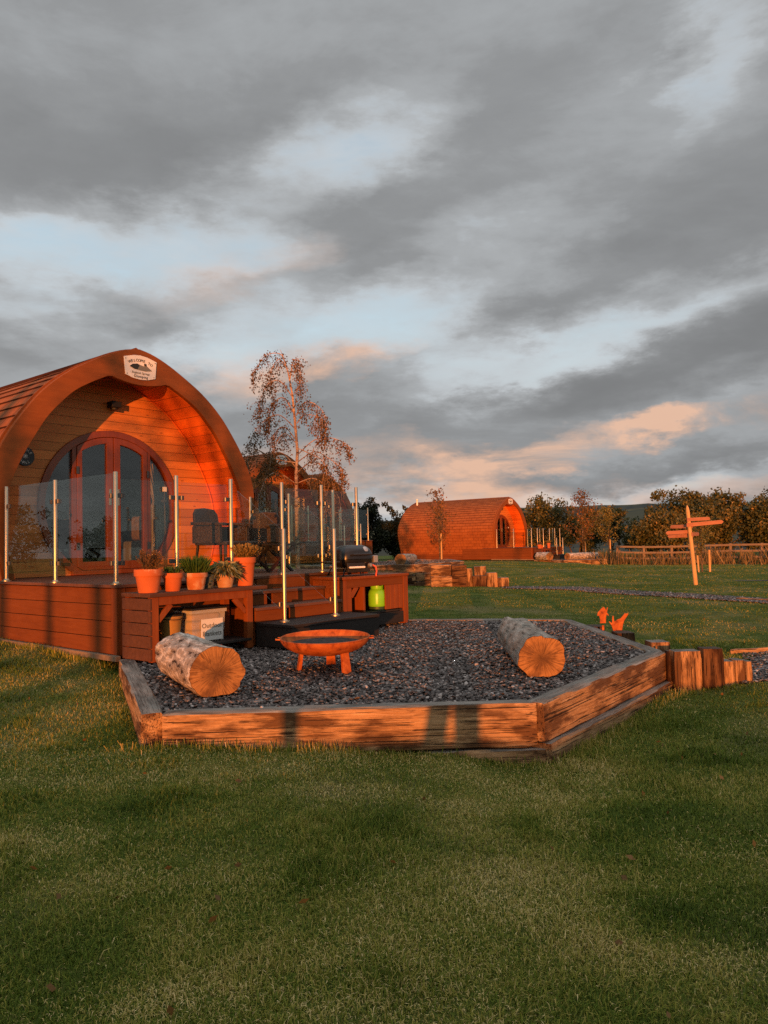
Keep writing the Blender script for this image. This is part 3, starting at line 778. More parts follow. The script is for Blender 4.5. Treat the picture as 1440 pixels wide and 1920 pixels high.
        if s_ > 0:
            h = MB().box(xh-.018, xh+.018, PREC-.056, PREC-.046, 1.80, 2.02); h.tube([(xh, PREC-.057, 1.93), (xh, PREC-.105, 1.93), (xh-.03, PREC-.112, 1.93), (xh-.12, PREC-.112, 1.925)], .010, 8)
            part('handle', h, 'steel', lf, smooth=True)
        else:
            h = MB().box(xh-.018, xh+.018, PREC-.056, PREC-.046, 1.80, 2.02); part('handle', h, 'steel', lf, bevel=.002)
        for zz in (1.25, 2.25): part('hinge', MB().box((xa-.02 if s_ < 0 else xb-.015), (xa+.015 if s_ < 0 else xb+.02), PREC-.062, PREC-.046, zz-.05, zz+.05), 'dark_steel', lf, bevel=.003)
    # downlight under the porch roof
    lm = MB().box(cx-.075, cx+.065, PREC-.15, PREC-.012, 3.13, 3.215); lm.lathe([(.045, -.03), (.05, 0)], (cx, PREC-.08, 3.129), 16)
    part('porch_lamp', lm, 'black_matt', t, bevel=.006)
    sk = MB().box(cx+.80, cx+.86, PREC-.03, PREC-.001, 2.02, 2.09); part('outlet_box', sk, 'white', t, bevel=.004)
    # plinth boards and back wall
    for s_ in (-1, 1):
        xa = PX+s_*1.60; pl = MB()
        for j in range(4): pl.bar((xa, 2.42, .246+j*.10), (xa, PLEN, .246+j*.10), .05, .092)
        part('plinth', pl, 'skirt_y', t)
    back = [(PX-x*.995, z) for x, z in o_r[::-1]]+[(PX+x*.995, z) for x, z in o_r[1:]]
    part('rear_wall', MB().extrude(back, PLEN-.06, PLEN-.01), 'skirt', t)
    part('flue', MB().tube([(PX-.5, PLEN-.5, 3.3), (PX-.5, PLEN-.5, 3.98)], .055, 14).lathe([(.075, 0), (.08, .05), (.0, .09)], (PX-.5, PLEN-.5, 3.98), 14), 'white', t, smooth=True)
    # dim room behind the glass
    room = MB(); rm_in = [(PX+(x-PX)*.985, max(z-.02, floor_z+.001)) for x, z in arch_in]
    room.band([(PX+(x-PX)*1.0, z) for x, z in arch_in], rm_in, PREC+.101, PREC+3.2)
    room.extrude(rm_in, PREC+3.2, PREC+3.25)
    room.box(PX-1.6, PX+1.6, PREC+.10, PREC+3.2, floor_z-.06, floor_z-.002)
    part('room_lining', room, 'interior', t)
    return t
make_pod('large red-brown arched pod in front, its round glazed door above the glass-railed deck',
         {1: 'middle arched pod half hidden by the birch, its brow in shade', 2: 'farthest arched pod with its whole long shingled side glowing orange',
          3: 'arched pod mostly hidden behind the middle pod, only its dark roof edge showing'})

# ------------------------------------------------------------------ deck
def make_deck():
    t = thing('timber_deck', 'red-brown raised deck with a boarded skirt in front of the nearest pod', 'deck', (0, 0, 0), group='timber decks',
              copies={1: 'raised deck of the middle pod, seen through the glass behind the birch', 2: 'small raised deck in front of the farthest pod'})
    DX = 3.6
    b = MB(); w = .14; y = -.02
    while y < PREC+.1: b.box(-.02, DX+.02, y, y+w-.006, DZ-.03, DZ); y += w
    part('deck_boards', b, 'deck', t, bevel=.003)
    fl = MB(); n = 4; h = (DZ-.035-.215)/n
    for j in range(n):
        z0 = .215+j*h
        fl.box(.095, DX-.095, .0, .022, z0+.003, z0+h-.003)
    part('skirt_boards', fl, 'skirt', t, bevel=.002)
    for xa in (0., DX-.022):
        sl = MB()
        for j in range(n): sl.box(xa, xa+.022, .095, 4.6 if xa == 0 else 2.4, .215+j*h+.003, .215+(j+1)*h-.003)
        part('skirt_boards', sl, 'skirt_y', t, bevel=.002)
    dk = MB().box(.03, DX-.03, .03, 3.0, .16, DZ-.04); part('frame', dk, 'black_wood', t)
    for xa in (-.006, DX-.089): part('corner_trim', MB().box(xa, xa+.095, -.006, .089, .205, DZ-.033), 'box', t, bevel=.004)
    part('ground_plank', MB().bar((-.05, -.1, .195), (-.05, 2.6, .215), .05, .05), 'rail_wood', t, bevel=.004)
    st = MB(); rs = MB()
    xa, xb = 1.22, 2.50
    for j, (z, s0, s1) in enumerate(((.723, .0, .27), (.577, .27, .54))):
        st.box(xa, xb, -s1-.02, -s0-.003, z-.03, z)
    part('stair_treads', st, 'deck', t, bevel=.004)
    for z0, z1, s_ in ((.726, DZ-.033, .0), (.58, .69, .25), (.433, .545, .52)):
        for a, c in ((xa, 1.62), (1.70, xb)): rs.box(a, c, -s_-.022, -s_-.001, z0, z1)
    part('stair_risers', rs, 'skirt', t, bevel=.002)
    for x in (xa+.01, xb-.03): part('stringer', MB().box(x, x+.02, -.50, -.03, .20, .57), 'skirt_y', t)
    pf = MB(); y = -1.06
    for k in range(4): pf.box(xa, 2.555, y+.13*k, y+.13*k+.124, .40, .43)
    part('platform', pf, 'black_wood', t, bevel=.003)  # black boards paint in the shadow lying over the low platform
    pk = MB().box(xa+.01, 2.55, -1.05, -1.03, .20, .397); pk.box(xa+.01, xa+.03, -1.028, -.53, .2, .397)
    part('platform_skirt', pk, 'black_wood', t)  # shadow on the platform front painted in black as well
make_deck()

# ------------------------------------------------------------------ glass balustrades
def post_parts(t, x, y, z0, hgt=1.06, clamps=()):
    p = part('post', MB().lathe([(.021, 0), (.021, hgt), (.019, hgt+.004), (0, hgt+.004)], (x, y, z0), 20), 'steel', t, smooth=True)
    part('flange', MB().lathe([(.052, 0), (.052, .012), (.030, .016), (.024, .03)], (x, y, z0), 24), 'steel', p, smooth=True)
    for dx, dy in clamps:
        for zz in (.20, .84):
            c = MB().bar((x+dx*.018, y+dy*.018, z0+zz*hgt/1.06), (x+dx*.072, y+dy*.072, z0+zz*hgt/1.06), .022, .042)
            c.lathe([(.0, -.022), (.022, -.022), (.022, .022), (.0, .022)], (x+dx*.068, y+dy*.068, z0+zz*hgt/1.06), 14)
            part('clamp', c, 'dark_steel', p, bevel=.002)
def pane_between(t, a, b, z0, z1, gap=.055, drop=0.):
    a, b = Vector((a[0], a[1], 0)), Vector((b[0], b[1], 0)); d = (b-a).normalized(); a2, b2 = a+d*gap, b-d*gap
    n = Vector((-d.y, d.x, 0))*.005
    v = []
    for s_ in (-1, 1):
        for p, q in ((a2, 0), (b2, drop)): v += [tuple(p+n*s_+Vector((0, 0, z0-q))), tuple(p+n*s_+Vector((0, 0, z1-q)))]
    m = MB().add(v, [(0, 2, 3, 1), (4, 5, 7, 6), (0, 1, 5, 4), (2, 6, 7, 3), (0, 4, 6, 2), (1, 3, 7, 5)])
    part('glass_panel', m, 'glass', t)
GR = 'steel and glass balustrades'
t = thing('glass_balustrade', 'three-post glass balustrade along the left side of the near deck', 'balustrade', (0, 0, 0), group=GR,
          copies={1: 'side balustrade on the deck of the middle pod', 2: 'side balustrade on the deck of the farthest pod'})
S3 = [(.02, 2.26), (.02, 1.17), (.02, .04)]
for i, (x, y) in enumerate(S3): post_parts(t, x, y, DZ, clamps=[(0, -1)] if i == 0 else ([(0, 1), (0, -1)] if i == 1 else [(0, 1), (1, 0)]))
pane_between(t, S3[0], S3[1], DZ+.09, DZ+1.055); pane_between(t, S3[1], S3[2], DZ+.09, DZ+1.055)
t = thing('glass_balustrade', 'glass balustrade on the deck edge behind the row of potted plants', 'balustrade', (0, 0, 0), group=GR,
          copies={1: 'front balustrade left of the steps on the middle deck', 2: 'front balustrade above the potted plants of the farthest pod'})
for x, cl in ((.70, [(-1, 0), (1, 0)]), (1.40, [(-1, 0)])): post_parts(t, x, .04, DZ, clamps=cl)
pane_between(t, (.02, .04), (.70, .04), DZ+.09, DZ+1.0); pane_between(t, (.70, .04), (1.40, .04), DZ+.09, DZ+1.0)
t = thing('glass_balustrade', 'glass balustrade on the deck edge behind the black gas barbecue', 'balustrade', (0, 0, 0), group=GR,
          copies={1: 'front balustrade right of the steps on the middle deck', 2: 'front balustrade at the right end of the farthest deck'})
for x, cl in ((2.15, [(1, 0)]), (2.81, [(-1, 0), (1, 0)]), (3.46, [(-1, 0)])): post_parts(t, x, .04, DZ, clamps=cl)
pane_between(t, (2.15, .04), (2.81, .04), DZ+.09, DZ+1.0); pane_between(t, (2.81, .04), (3.46, .04), DZ+.09, DZ+1.0)
t = thing('glass_balustrade', 'glass balustrade along the far right side of the near deck, up to the pod', 'balustrade', (0, 0, 0), group=GR,
          copies={1: 'far side balustrade on the middle deck', 2: 'far side balustrade on the farthest deck'})
for i, (x, y) in enumerate(((3.56, .55), (3.56, 1.4), (3.56, 2.22))): post_parts(t, x, y, DZ, clamps=[(0, 1)] if i < 2 else [(0, -1)])
pane_between(t, (3.56, .55), (3.56, 1.4), DZ+.09, DZ+1.0); pane_between(t, (3.56, 1.4), (3.56, 2.22), DZ+.09, DZ+1.0)
for x, lab, c1, c2 in ((1.40, 'single steel post and sloping glass on the left side of the steps', 'stair post left of the middle steps', 'stair post left of the farthest steps'),
                       (2.15, 'single steel post and sloping glass on the right side of the steps', 'stair post right of the middle steps', 'stair post right of the farthest steps')):
    t = thing('stair_balustrade', lab, 'balustrade', (0, 0, 0), group='steel posts at the foot of the steps', copies={1: c1, 2: c2})
    post_parts(t, x, -.775, .43, .94, clamps=[(0, 1)])
    pane_between(t, (x, -.02), (x, -.775), DZ+.10, DZ+.93, .05, .42)

# ------------------------------------------------------------------ signs
t = thing('welcome_sign', 'white shield-shaped welcome plaque on the brow of the nearest pod', 'sign', (PX, PY-.002, 3.58), group='white name plaques on the pods',
          copies={1: 'white plaque on the brow of the middle pod, behind birch leaves', 2: 'small white plaque on the brow of the farthest pod'})
shape = [(-.245, .115), (-.10, .155), (.0, .165), (.10, .155), (.245, .115), (.225, -.115), (.11, -.148), (0, -.158), (-.11, -.148), (-.225, -.115)]
part('plate', MB().extrude(shape, -.014, 0), 'white', t, bevel=.003)
m = MB(); arc_text(m, 'WELCOME TO', .052, 0, -.016, -.29, .385, -.43, .43); part('lettering', m, 'ink', t); m = MB(); put_text(m, 'Glamping', .050, 0, -.016, -.118, 0, 1.12)
part('lettering', m, 'ink', t)
m = MB(); put_text(m, 'Englands Springs', .040, 0, -.016, -.070); part('lettering', m, 'ink_grey', t)
m = MB().extrude([(-.165, 0.), (-.12, .035), (-.05, .048), (.0, .035), (.04, .028), (.09, .036), (.17, -.018), (.08, -.036), (0, -.034), (-.09, -.028)], -.0175, -.0145)
part('hill_picture', m, 'ink_grey', t)
part('wood_picture', MB().extrude([(-.165, .001), (-.12, .036), (-.05, .049), (-.02, .03), (-.05, -.026), (-.1, -.026)], -.0195, -.0178), 'ink', t); m = MB().extrude([(.05, .036), (.05, .058), (.06, .068), (.075, .06), (.085, .062), (.085, .03)], -.0195, -.0178)
part('tree_picture', m, 'ink', t)
for a, b in ((-.22, .095), (.22, .095), (-.2, -.1), (.2, -.1)):
    sc = MB().lathe([(0, 0), (.006, 0), (.006, .003), (0, .004)], (0, 0, 0), 8); sc.v = [(a+v[0], -.015-v[2], b+v[1]) for v in sc.v]
    part('screw', sc, 'dark_steel', t)

t = thing('round_plaque', 'round dark slate name plaque on the boards left of the door', 'plaque', (PX-1.20, PREC-.002, 2.385))
m = MB().lathe([(0, 0), (.118, 0), (.122, .006), (.118, .014), (0, .014)], (0, 0, 0), 40); m.v = [(v[0], -v[2], v[1]) for v in m.v]
part('disc', m, 'slate_disc', t, smooth=True)
m = MB(); arc_text(m, 'POODLE', .048, 0, -.016, 0, .080, -1.0, 1.0); arc_text_low(m, 'HALL', .048, 0, -.016, 0, .080, -.55, .55)
part('lettering', m, 'pale_ink', t)
m = MB()
for k in range(11):
    a = k*2*math.pi/11; m.tube([(0, -.017, 0), (.022*math.cos(a), -.018, .022*math.sin(a)), (.034*math.cos(a+.4), -.017, .034*math.sin(a+.4))], [.003, .004, .002], 5)
part('flower_emblem', m, 'pale_ink', t)

# ------------------------------------------------------------------ room furnishings seen through the glass
t = thing('curtain', 'cream curtain hanging inside the right-hand side light of the round door', 'curtain', (PX+.88, PREC+.30, .90))
xs = np.linspace(-.20, .22, 40); m = MB(); z_ = [(0., .6), (.9, .55), (1.0, .40), (1.15, .55), (1.55, 1.)]
V = []
for zz, k in z_:
    for i, x in enumerate(xs): V.append((.10+(x-.10)*k, .035*math.sin(i*1.15), zz))
n = len(xs); F = [(j*n+i, j*n+i+1, (j+1)*n+i+1, (j+1)*n+i) for j in range(len(z_)-1) for i in range(n-1)]
m = MB(); m.v, m.f = V, F; o = part('cloth', m, 'curtain', t, smooth=True); md = o.modifiers.new('thick', 'SOLIDIFY'); md.thickness = .004
part('tie_back', MB().lathe([(.10, -.02), (.11, 0), (.10, .02)], (.10, 0, 1.0), 20), 'sofa', t, smooth=True)
t = thing('sofa', 'beige sofa with cushions inside the pod behind the door glass', 'sofa', (PX+.95, PREC+1.2, .90))
part('seat', MB().box(-.35, .45, -.7, .9, .08, .42), 'sofa', t, bevel=.05); part('backrest', MB().box(.25, .5, -.7, .9, .42, .85), 'sofa', t, bevel=.06)
part('cushion', MB().box(-.1, .24, -.55, -.2, .43, .80), 'blanket', t, bevel=.07)

# ------------------------------------------------------------------ potting bench and what stands on and under it
t = thing('potting_bench', 'dark red timber bench against the near deck, carrying a row of pots', 'bench', (.0, -.1, GZ), group='timber pot benches', copies={2: 'timber pot bench in front of the farthest deck'})
tp = MB()
for k in range(3): tp.box(-.03, 1.36, -.47+k*.152, -.47+k*.152+.147, .575, .61)
part('bench_top', tp, 'dark_wood', t, bevel=.004)
for x in (.0, 1.10):
    part('leg', MB().box(x, x+.075, -.455, -.395, .0, .574), 'box', t, bevel=.004); part('leg', MB().box(x, x+.075, -.09, -.03, .0, .574), 'box', t, bevel=.004)
ep = MB()
for k in range(5): ep.box(-.022, -.001, -.46, -.02, .012+k*.112, .012+k*.112+.105)
part('end_panel', ep, 'dark_wood', t, bevel=.003)
part('apron', MB().box(.076, 1.099, -.45, -.428, .50, .574), 'box', t, bevel=.003)
for a, b in (((.08, .36), (.22, .50)), ((1.095, .36), (.955, .50))): part('brace', MB().bar((a[0], -.425, a[1]), (b[0], -.425, b[1]), .03, .05), 'box', t, bevel=.003)
part('lower_shelf', MB().box(.03, 1.15, -.46, -.03, .075, .10), 'black_wood', t, bevel=.004)

def leaf_cloud(n, fn, lmin, lmax, wid, seed, curve=0.):
    """n leaves; fn(rng) gives position and direction of one leaf"""
    r = np.random.default_rng(seed); V, F, T = [], [], []
    for i in range(n):
        p, d, t_ = fn(r); p = np.array(p); d = np.array(d, float); d /= np.linalg.norm(d)+1e-9
        L = r.uniform(lmin, lmax); s_ = np.cross(d, r.normal(0, 1, 3)); s_ /= np.linalg.norm(s_)+1e-9; w = L*wid/2
        mid = p+d*L*.45+np.array((0, 0, -curve*L*.1)); tip = p+d*L+np.array((0, 0, -curve*L*.6)); k = len(V)
        V += [tuple(p), tuple(mid+s_*w), tuple(tip), tuple(mid-s_*w)]; F.append((k, k+1, k+2, k+3)); T.append(min(1, max(0, t_)))
    m = MB(); m.v, m.f = V, F; return m, T

def pot(label, mat, base, r, h, rim, plant, copies=None, seed=0):
    t = thing('potted_plant', label, 'potted plant', base, group='pots on the bench', copies=copies)
    prof = [(r*.66, 0), (r*.70, .004), (r*.90, h-rim), (r*.90, h-rim), (r*.985, h-rim-.001), (r, h-rim+.006), (r*1.0, h-.006), (r*.985, h), (r*.90, h), (r*.88, h-.02), (r*.60, .02), (0, .02)]
    part('pot', MB().lathe(prof, (0, 0, 0), 40), mat, t, smooth=True)
    part('soil', MB().lathe([(0, h-.024), (r*.86, h-.028)], (0, 0, 0), 24), 'soil', t)
    m, T, mm = plant(r, h, seed); part('foliage', m, mm, t, tint=T, normals=False)
    return t
def heather(H, spread, n, mm='leaf_heather', lm=(.012, .028)):
    def f(r_, h, seed):
        q = np.random.default_rng(seed+5); st = [(q.uniform(0, 6.28), abs(q.normal(0, .5))) for _ in range(46)]
        def one(r):
            a, ln = st[r.integers(len(st))]; k = r.uniform(.05, 1.)**.7; rr = r_*.35+spread*k*min(ln, 1.1); hh = H*k*(1-.35*min(ln, 1.2))
            return (rr*math.cos(a)+r.normal(0, .006), rr*math.sin(a)+r.normal(0, .006), h-.02+hh), (r.normal(0, .6)+.5*math.cos(a), r.normal(0, .6)+.5*math.sin(a), .8), .2+.6*k*r.random()+r.normal(0, .12)
        m, T = leaf_cloud(n, one, *lm, .35, seed); 
        for a, ln in st:
            k = len(m.f); rr = r_*.35+spread*min(ln, 1.1)
            m.tube([(r_*.3*math.cos(a), r_*.3*math.sin(a), h-.02), (rr*.7*math.cos(a), rr*.7*math.sin(a), h+H*.55), (rr*math.cos(a), rr*math.sin(a), h-.02+H*(1-.35*min(ln, 1.2)))], [.003, .002, .001], 4, False); T += [.25]*(len(m.f)-k)
        return m, T, mm
    return f
def grassy(H, n, mm='leaf_green', wide=.05):
    def f(r_, h, seed):
        def one(r):
            a = r.uniform(0, 6.28); q = r.random()**.5*r_*.75; l = abs(r.normal(.25, .22))
            return (q*math.cos(a), q*math.sin(a), h-.03), (math.cos(a)*l+r.normal(0, .12), math.sin(a)*l+r.normal(0, .12), 1), .25+.5*r.random()
        m, T = leaf_cloud(n, one, H*.55, H*1.1, wide, seed, .35); return m, T, mm
    return f
def rosette(Rr, H, n, mm='leaf_sage', wide=.28):
    def f(r_, h, seed):
        def one(r):
            a = r.uniform(0, 6.28); e = r.uniform(-.25, 1.3); q = Rr*.45*r.random()
            return (q*math.cos(a), q*math.sin(a), h+H*.5*r.random()), (math.cos(a)*math.cos(e), math.sin(a)*math.cos(e), math.sin(e)), .25+.6*r.random()
        m, T = leaf_cloud(n, one, Rr*.45, Rr*.95, wide, seed, .8); return m, T, mm
    return f
def trailing(Rr, drop, n, mm):
    def f(r_, h, seed):
        def one(r):
            a = r.uniform(0, 6.28); k = r.random(); q = r_*(.3+.8*min(1, k*1.6)); z = h+.05*math.sin(k*3)-drop*max(0, k-.5)*2*(.4+.6*(math.sin(a*3+1) > .2))
            return (q*math.cos(a)+r.normal(0, .012), q*math.sin(a)+r.normal(0, .012), z+r.normal(0, .012)), (r.normal(), r.normal(), r.normal(0, .6)), .3+.5*r.random()
        m, T = leaf_cloud(n, one, .018, .04, .55, seed); return m, T, mm
    return f
BT = GZ+.61
pot('terracotta pot of brown heather at the left end of the bench', 'terracotta', (.075, -.40, BT), .128, .215, .06, heather(.19, .13, 1500), {2: 'terracotta pot on the bench of the farthest pod, left one'}, 1)
pot('small plain terracotta pot of low green shoots, second from the left', 'terracotta', (.335, -.40, BT), .096, .170, .045, heather(.07, .10, 700, 'leaf_green', (.012, .03)), {2: 'small terracotta pot on the bench of the farthest pod'}, 2)
pot('stained terracotta pot of tall grassy chives in the middle of the bench', 'terracotta_old', (.60, -.40, BT), .112, .160, .04, grassy(.25, 900), None, 3)
pot('small grey pot with trailing grey-green stems between two terracotta pots', 'grey_pot', (.775, -.36, BT), .070, .135, .03, trailing(.1, .2, 520, 'leaf_grey'), None, 4)
pot('pale weathered pot of variegated pointed leaves on the bench', 'stone_pot', (.955, -.40, BT), .103, .145, .04, rosette(.165, .12, 520), None, 5)
pot('tall bright terracotta pot of bushy herbs at the right end of the bench', 'terracotta', (1.235, -.37, BT), .115, .290, .055, heather(.15, .15, 1800, 'leaf_gold', (.015, .04)), {2: 'tall terracotta pot at the right of the farthest bench'}, 6)

t = thing('bucket', 'ochre plastic bucket with a dark lid under the potting bench', 'bucket', (.36, -.32, GZ+.10))
part('body', MB().lathe([(.078, 0), (.102, .23), (.108, .232), (.108, .255), (.112, .256), (.112, .275), (.10, .275), (.07, .01), (0, .01)], (0, 0, 0), 36), 'bucket', t, smooth=True)
part('lid', MB().lathe([(.116, .274), (.118, .29), (.10, .296), (0, .30)], (0, 0, 0), 36), 'black_matt', t, smooth=True)
part('handle', MB().tube([(.113*math.cos(a), .113*math.sin(a)-.0, .262-.06*math.sin(a*1.)*0+.02*math.sin(a)) for a in np.linspace(3.3, 6.1, 14)], .004, 6), 'black_matt', t, smooth=True)

t = thing('storage_box', 'clear plastic storage box with a paper label under the potting bench', 'box', (.72, -.30, GZ+.10))
def taper(x, y0, y1, z0, z1, g): return [(-x+g, y0+g, z0), (x-g, y0+g, z0), (x-g, y1-g, z0), (-x+g, y1-g, z0), (-x, y0, z1), (x, y0, z1), (x, y1, z1), (-x, y1, z1)]
bx = MB().add(taper(.175, -.12, .13, 0, .27, .012), [(0, 1, 5, 4), (1, 2, 6, 5), (2, 3, 7, 6), (3, 0, 4, 7), (3, 2, 1, 0)])
part('tub', bx, 'clear_plastic', t)
rm = MB(); rm.bar((-.185, -.125, .268), (.185, -.125, .268), .02, .03); rm.bar((-.185, .135, .268), (.185, .135, .268), .02, .03); rm.bar((-.18, -.114, .268), (-.18, .124, .268), .02, .03); rm.bar((.18, -.114, .268), (.18, .124, .268), .02, .03)
part('rim', rm, 'clear_plastic', t, bevel=.003)
part('lid', MB().box(-.19, .19, -.135, .145, .284, .30), 'black_matt', t, bevel=.006)
part('folded_blankets', MB().box(-.155, .155, -.095, .11, .01, .10).box(-.15, .15, -.09, .105, .105, .18).box(-.155, .15, -.092, .108, .185, .245), 'blanket', t, bevel=.03)
lb = part('label_sheet', MB().add([(-.085, -.1235, .012), (.145, -.1235, .012), (.145, -.1275, .20), (-.085, -.1275, .20), (-.085, -.1225, .012), (.145, -.1225, .012), (.145, -.1265, .20), (-.085, -.1265, .20)], [(0, 1, 2, 3), (7, 6, 5, 4), (0, 4, 5, 1), (1, 5, 6, 2), (2, 6, 7, 3), (3, 7, 4, 0)]), 'paper', t)
m = MB(); put_text(m, 'Outdoor', .060, .03, -.1285, .140); put_text(m, 'Blankets', .060, .03, -.1270, .070)
part('lettering', m, 'ink_grey', lb)

t.scale = (1.14, 1.1, 1.1)
# ------------------------------------------------------------------ chair and low table on the deck
t = thing('rattan_chair', 'dark brown woven armchair on the near deck behind the tall terracotta pot', 'chair', (2.0, .95, DZ), rz=.25)
m = MB(); prof = [(-.235, .36), (-.24, .60), (-.225, .74), (-.17, .80), (0, .815), (.17, .80), (.225, .74), (.24, .60), (.235, .36)]
k = len(prof); V = [(x, .20+.10*(z-.36)-.18*x*x*2, z) for x, z in prof]+[(x, .235+.10*(z-.36)-.18*x*x*2, z) for x, z in prof]
m.add(V, [tuple(range(k)), tuple(range(2*k-1, k-1, -1))]+[(i, k+i, k+(i+1) % k, (i+1) % k) for i in range(k)])
part('backrest', m, 'rattan', t, bevel=.01)
part('seat', MB().box(-.25, .25, -.26, .21, .355, .40), 'rattan', t, bevel=.015)
for s_ in (-1, 1):
    part('armrest', MB().bar((s_*.275, -.25, .60), (s_*.275, .22, .62), .07, .035).box(s_*.275-.03, s_*.275+.03, -.2, .2, .38, .585), 'rattan', t, bevel=.008)
    for y in (-.22, .18): part('leg', MB().tube([(s_*.22, y, .355), (s_*.26, y*1.12, 0)], [.018, .013], 8), 'black_matt', t, smooth=True)
t = thing('low_table', 'low dark slatted table with crossed legs on the near deck', 'table', (2.78, .95, DZ), rz=.1)
tp = MB()
for k in range(6): tp.box(-.30, .30, -.25+k*.085, -.25+k*.085+.075, .335, .36)
part('table_top', tp, 'black_wood', t, bevel=.003)
for y in (-.2, .2):
    part('leg', MB().bar((-.25, y, 0), (.25, y, .334), .03, .035), 'black_wood', t); part('leg', MB().bar((.25, y+.032, 0), (-.25, y+.032, .334), .03, .035), 'black_wood', t)
t = thing('rattan_chair', 'second dark woven chair on the near deck, beyond the low table', 'chair', (3.1, 1.55, DZ), rz=-1.2)
part('backrest', MB().add(V, [tuple(range(9)), tuple(range(17, 8, -1))]+[(i, 9+i, 9+(i+1) % 9, (i+1) % 9) for i in range(9)]), 'rattan', t, bevel=.01)
part('seat', MB().box(-.25, .25, -.26, .21, .355, .40), 'rattan', t, bevel=.015)
for s_ in (-1, 1):
    part('armrest', MB().bar((s_*.275, -.25, .60), (s_*.275, .22, .62), .07, .035).box(s_*.275-.03, s_*.275+.03, -.2, .2, .38, .585), 'rattan', t, bevel=.008)
    for y in (-.22, .18): part('leg', MB().tube([(s_*.22, y, .355), (s_*.26, y*1.12, 0)], [.018, .013], 8), 'black_matt', t, smooth=True)

# ------------------------------------------------------------------ barbecue stand, barbecue, gas bottle
t = thing('barbecue_stand', 'red-brown timber stand with an open arch, right of the deck steps', 'stand', (2.575, -.5, GZ))
def bp(nm, m, mat='box'): return part(nm, m, mat, t, bevel=.004)
bp('top', MB().box(-.02, 1.235, -.02, .47, .60, .632))
bp('leg', MB().box(0, .075, 0, .07, .0, .599)); bp('leg', MB().box(1.14, 1.215, 0, .07, .0, .599)); bp('leg', MB().box(0, .075, .39, .46, .0, .599)); bp('leg', MB().box(1.14, 1.215, .39, .46, .0, .599))
bp('rail', MB().box(.076, 1.139, .006, .04, .50, .599), 'skirt')
bp('front_board', MB().box(.076, .165, .008, .03, .20, .499)); fr = MB()
for x0, x1 in ((.79, .875), (.88, .965), (.97, 1.055), (1.06, 1.139)): fr.box(x0, x1, .008, .03, .20, .499)
bp('front_boards', fr)
bp('brace', MB().bar((.165, .02, .40), (.27, .02, .51), .02, .06)); 
bp('shelf', MB().box(.076, 1.139, .02, .46, .165, .19), 'black_wood'); bp('lower_rail', MB().box(.076, 1.139, .004, .03, .02, .16), 'black_wood')
bb = MB()
for k in range(9): bb.box(.0+k*.135, .128+k*.135, .462, .48, .02, .59)
bp('back_boards', bb)
for xa in (1.216, -.018):
    eb = MB()
    for k in range(3): eb.box(xa, xa+.017, .0+k*.155, .15+k*.155, .03, .595)
    bp('end_boards', eb)
bp('divider', MB().box(.42, .455, .05, .44, .191, .599))

t = thing('gas_barbecue', 'black portable gas barbecue with a rounded lid standing on the timber stand', 'barbecue', (3.0, -.27, GZ+.632), rz=-.25)
def dome(z0, zt, a, b, n=32, rows=9, inv=False):
    m = MB(); 
    for j in range(rows+1):
        q = j/rows*math.pi/2; k = math.cos(q)**.55 if j < rows else .0; z = z0+(zt-z0)*math.sin(q)**.9
        for i in range(n):
            u = 2*math.pi*i/n; c, s_ = math.cos(u), math.sin(u); e = 2/3.2
            m.v.append((a*k*math.copysign(abs(c)**e, c), b*k*math.copysign(abs(s_)**e, s_), z))
    for j in range(rows):
        for i in range(n): m.f.append((j*n+i, j*n+(i+1) % n, (j+1)*n+(i+1) % n, (j+1)*n+i))
    m.f.append(tuple(range(n-1, -1, -1))); return m
part('lid', dome(.20, .37, .245, .19), 'black', t, smooth=True)
part('base', dome(.195, .09, .24, .185), 'black', t, smooth=True)
part('grease_tray', MB().box(-.16, .16, -.16, .1, .045, .085), 'black_matt', t, bevel=.006)
part('front_plate', MB().box(-.20, .06, -.205, -.187, .085, .155), 'black_matt', t, bevel=.006)
part('front_handle', MB().bar((-.19, -.235, .105), (.03, -.235, .105), .018, .022).box(-.18, -.165, -.23, -.19, .098, .112).box(.01, .025, -.23, -.19, .098, .112), 'white', t, bevel=.004)
part('lid_handle', MB().tube([(-.13, -.185, .25), (-.13, -.235, .255), (.13, -.235, .255), (.13, -.185, .25)], .011, 8), 'black_matt', t, smooth=True)
m = MB().lathe([(0, 0), (.034, 0), (.037, .006), (.03, .010), (0, .010)], (0, 0, 0), 24); m.v = [(.10+v[0], -.150-v[2]*.75+v[1]*-.0+(v[1])*.55, .315+v[1]*.8+v[2]*.7) for v in m.v]
part('thermometer', m, 'grey_metal', t, smooth=True)
for s_ in (-1, 1):
    part('leg_frame', MB().tube([(s_*.20, -.16, .10), (s_*.25, -.18, .0), (s_*.25, .17, .0), (s_*.20, .14, .10)], .011, 8), 'black_matt', t, smooth=True)
part('side_bracket', MB().box(.245, .31, -.12, .10, .15, .235), 'grey_metal', t, bevel=.006)
part('side_table', MB().box(-.43, -.25, -.13, .13, .165, .18), 'black_matt', t, bevel=.004)
m = MB().lathe([(0, 0), (.024, 0), (.02, .03), (0, .03)], (0, 0, 0), 16); m.v = [(.13+v[0], -.187-v[2], .125+v[1]) for v in m.v]; part('knob', m, 'grey_metal', t, smooth=True)
part('hose', MB().tube([(.19, -.15, .13), (.215, -.20, .10), (.215, -.215, .05), (.20, -.22, .0), (.205, -.225, -.012)], .010, 8), 'orange_hose', t, smooth=True)

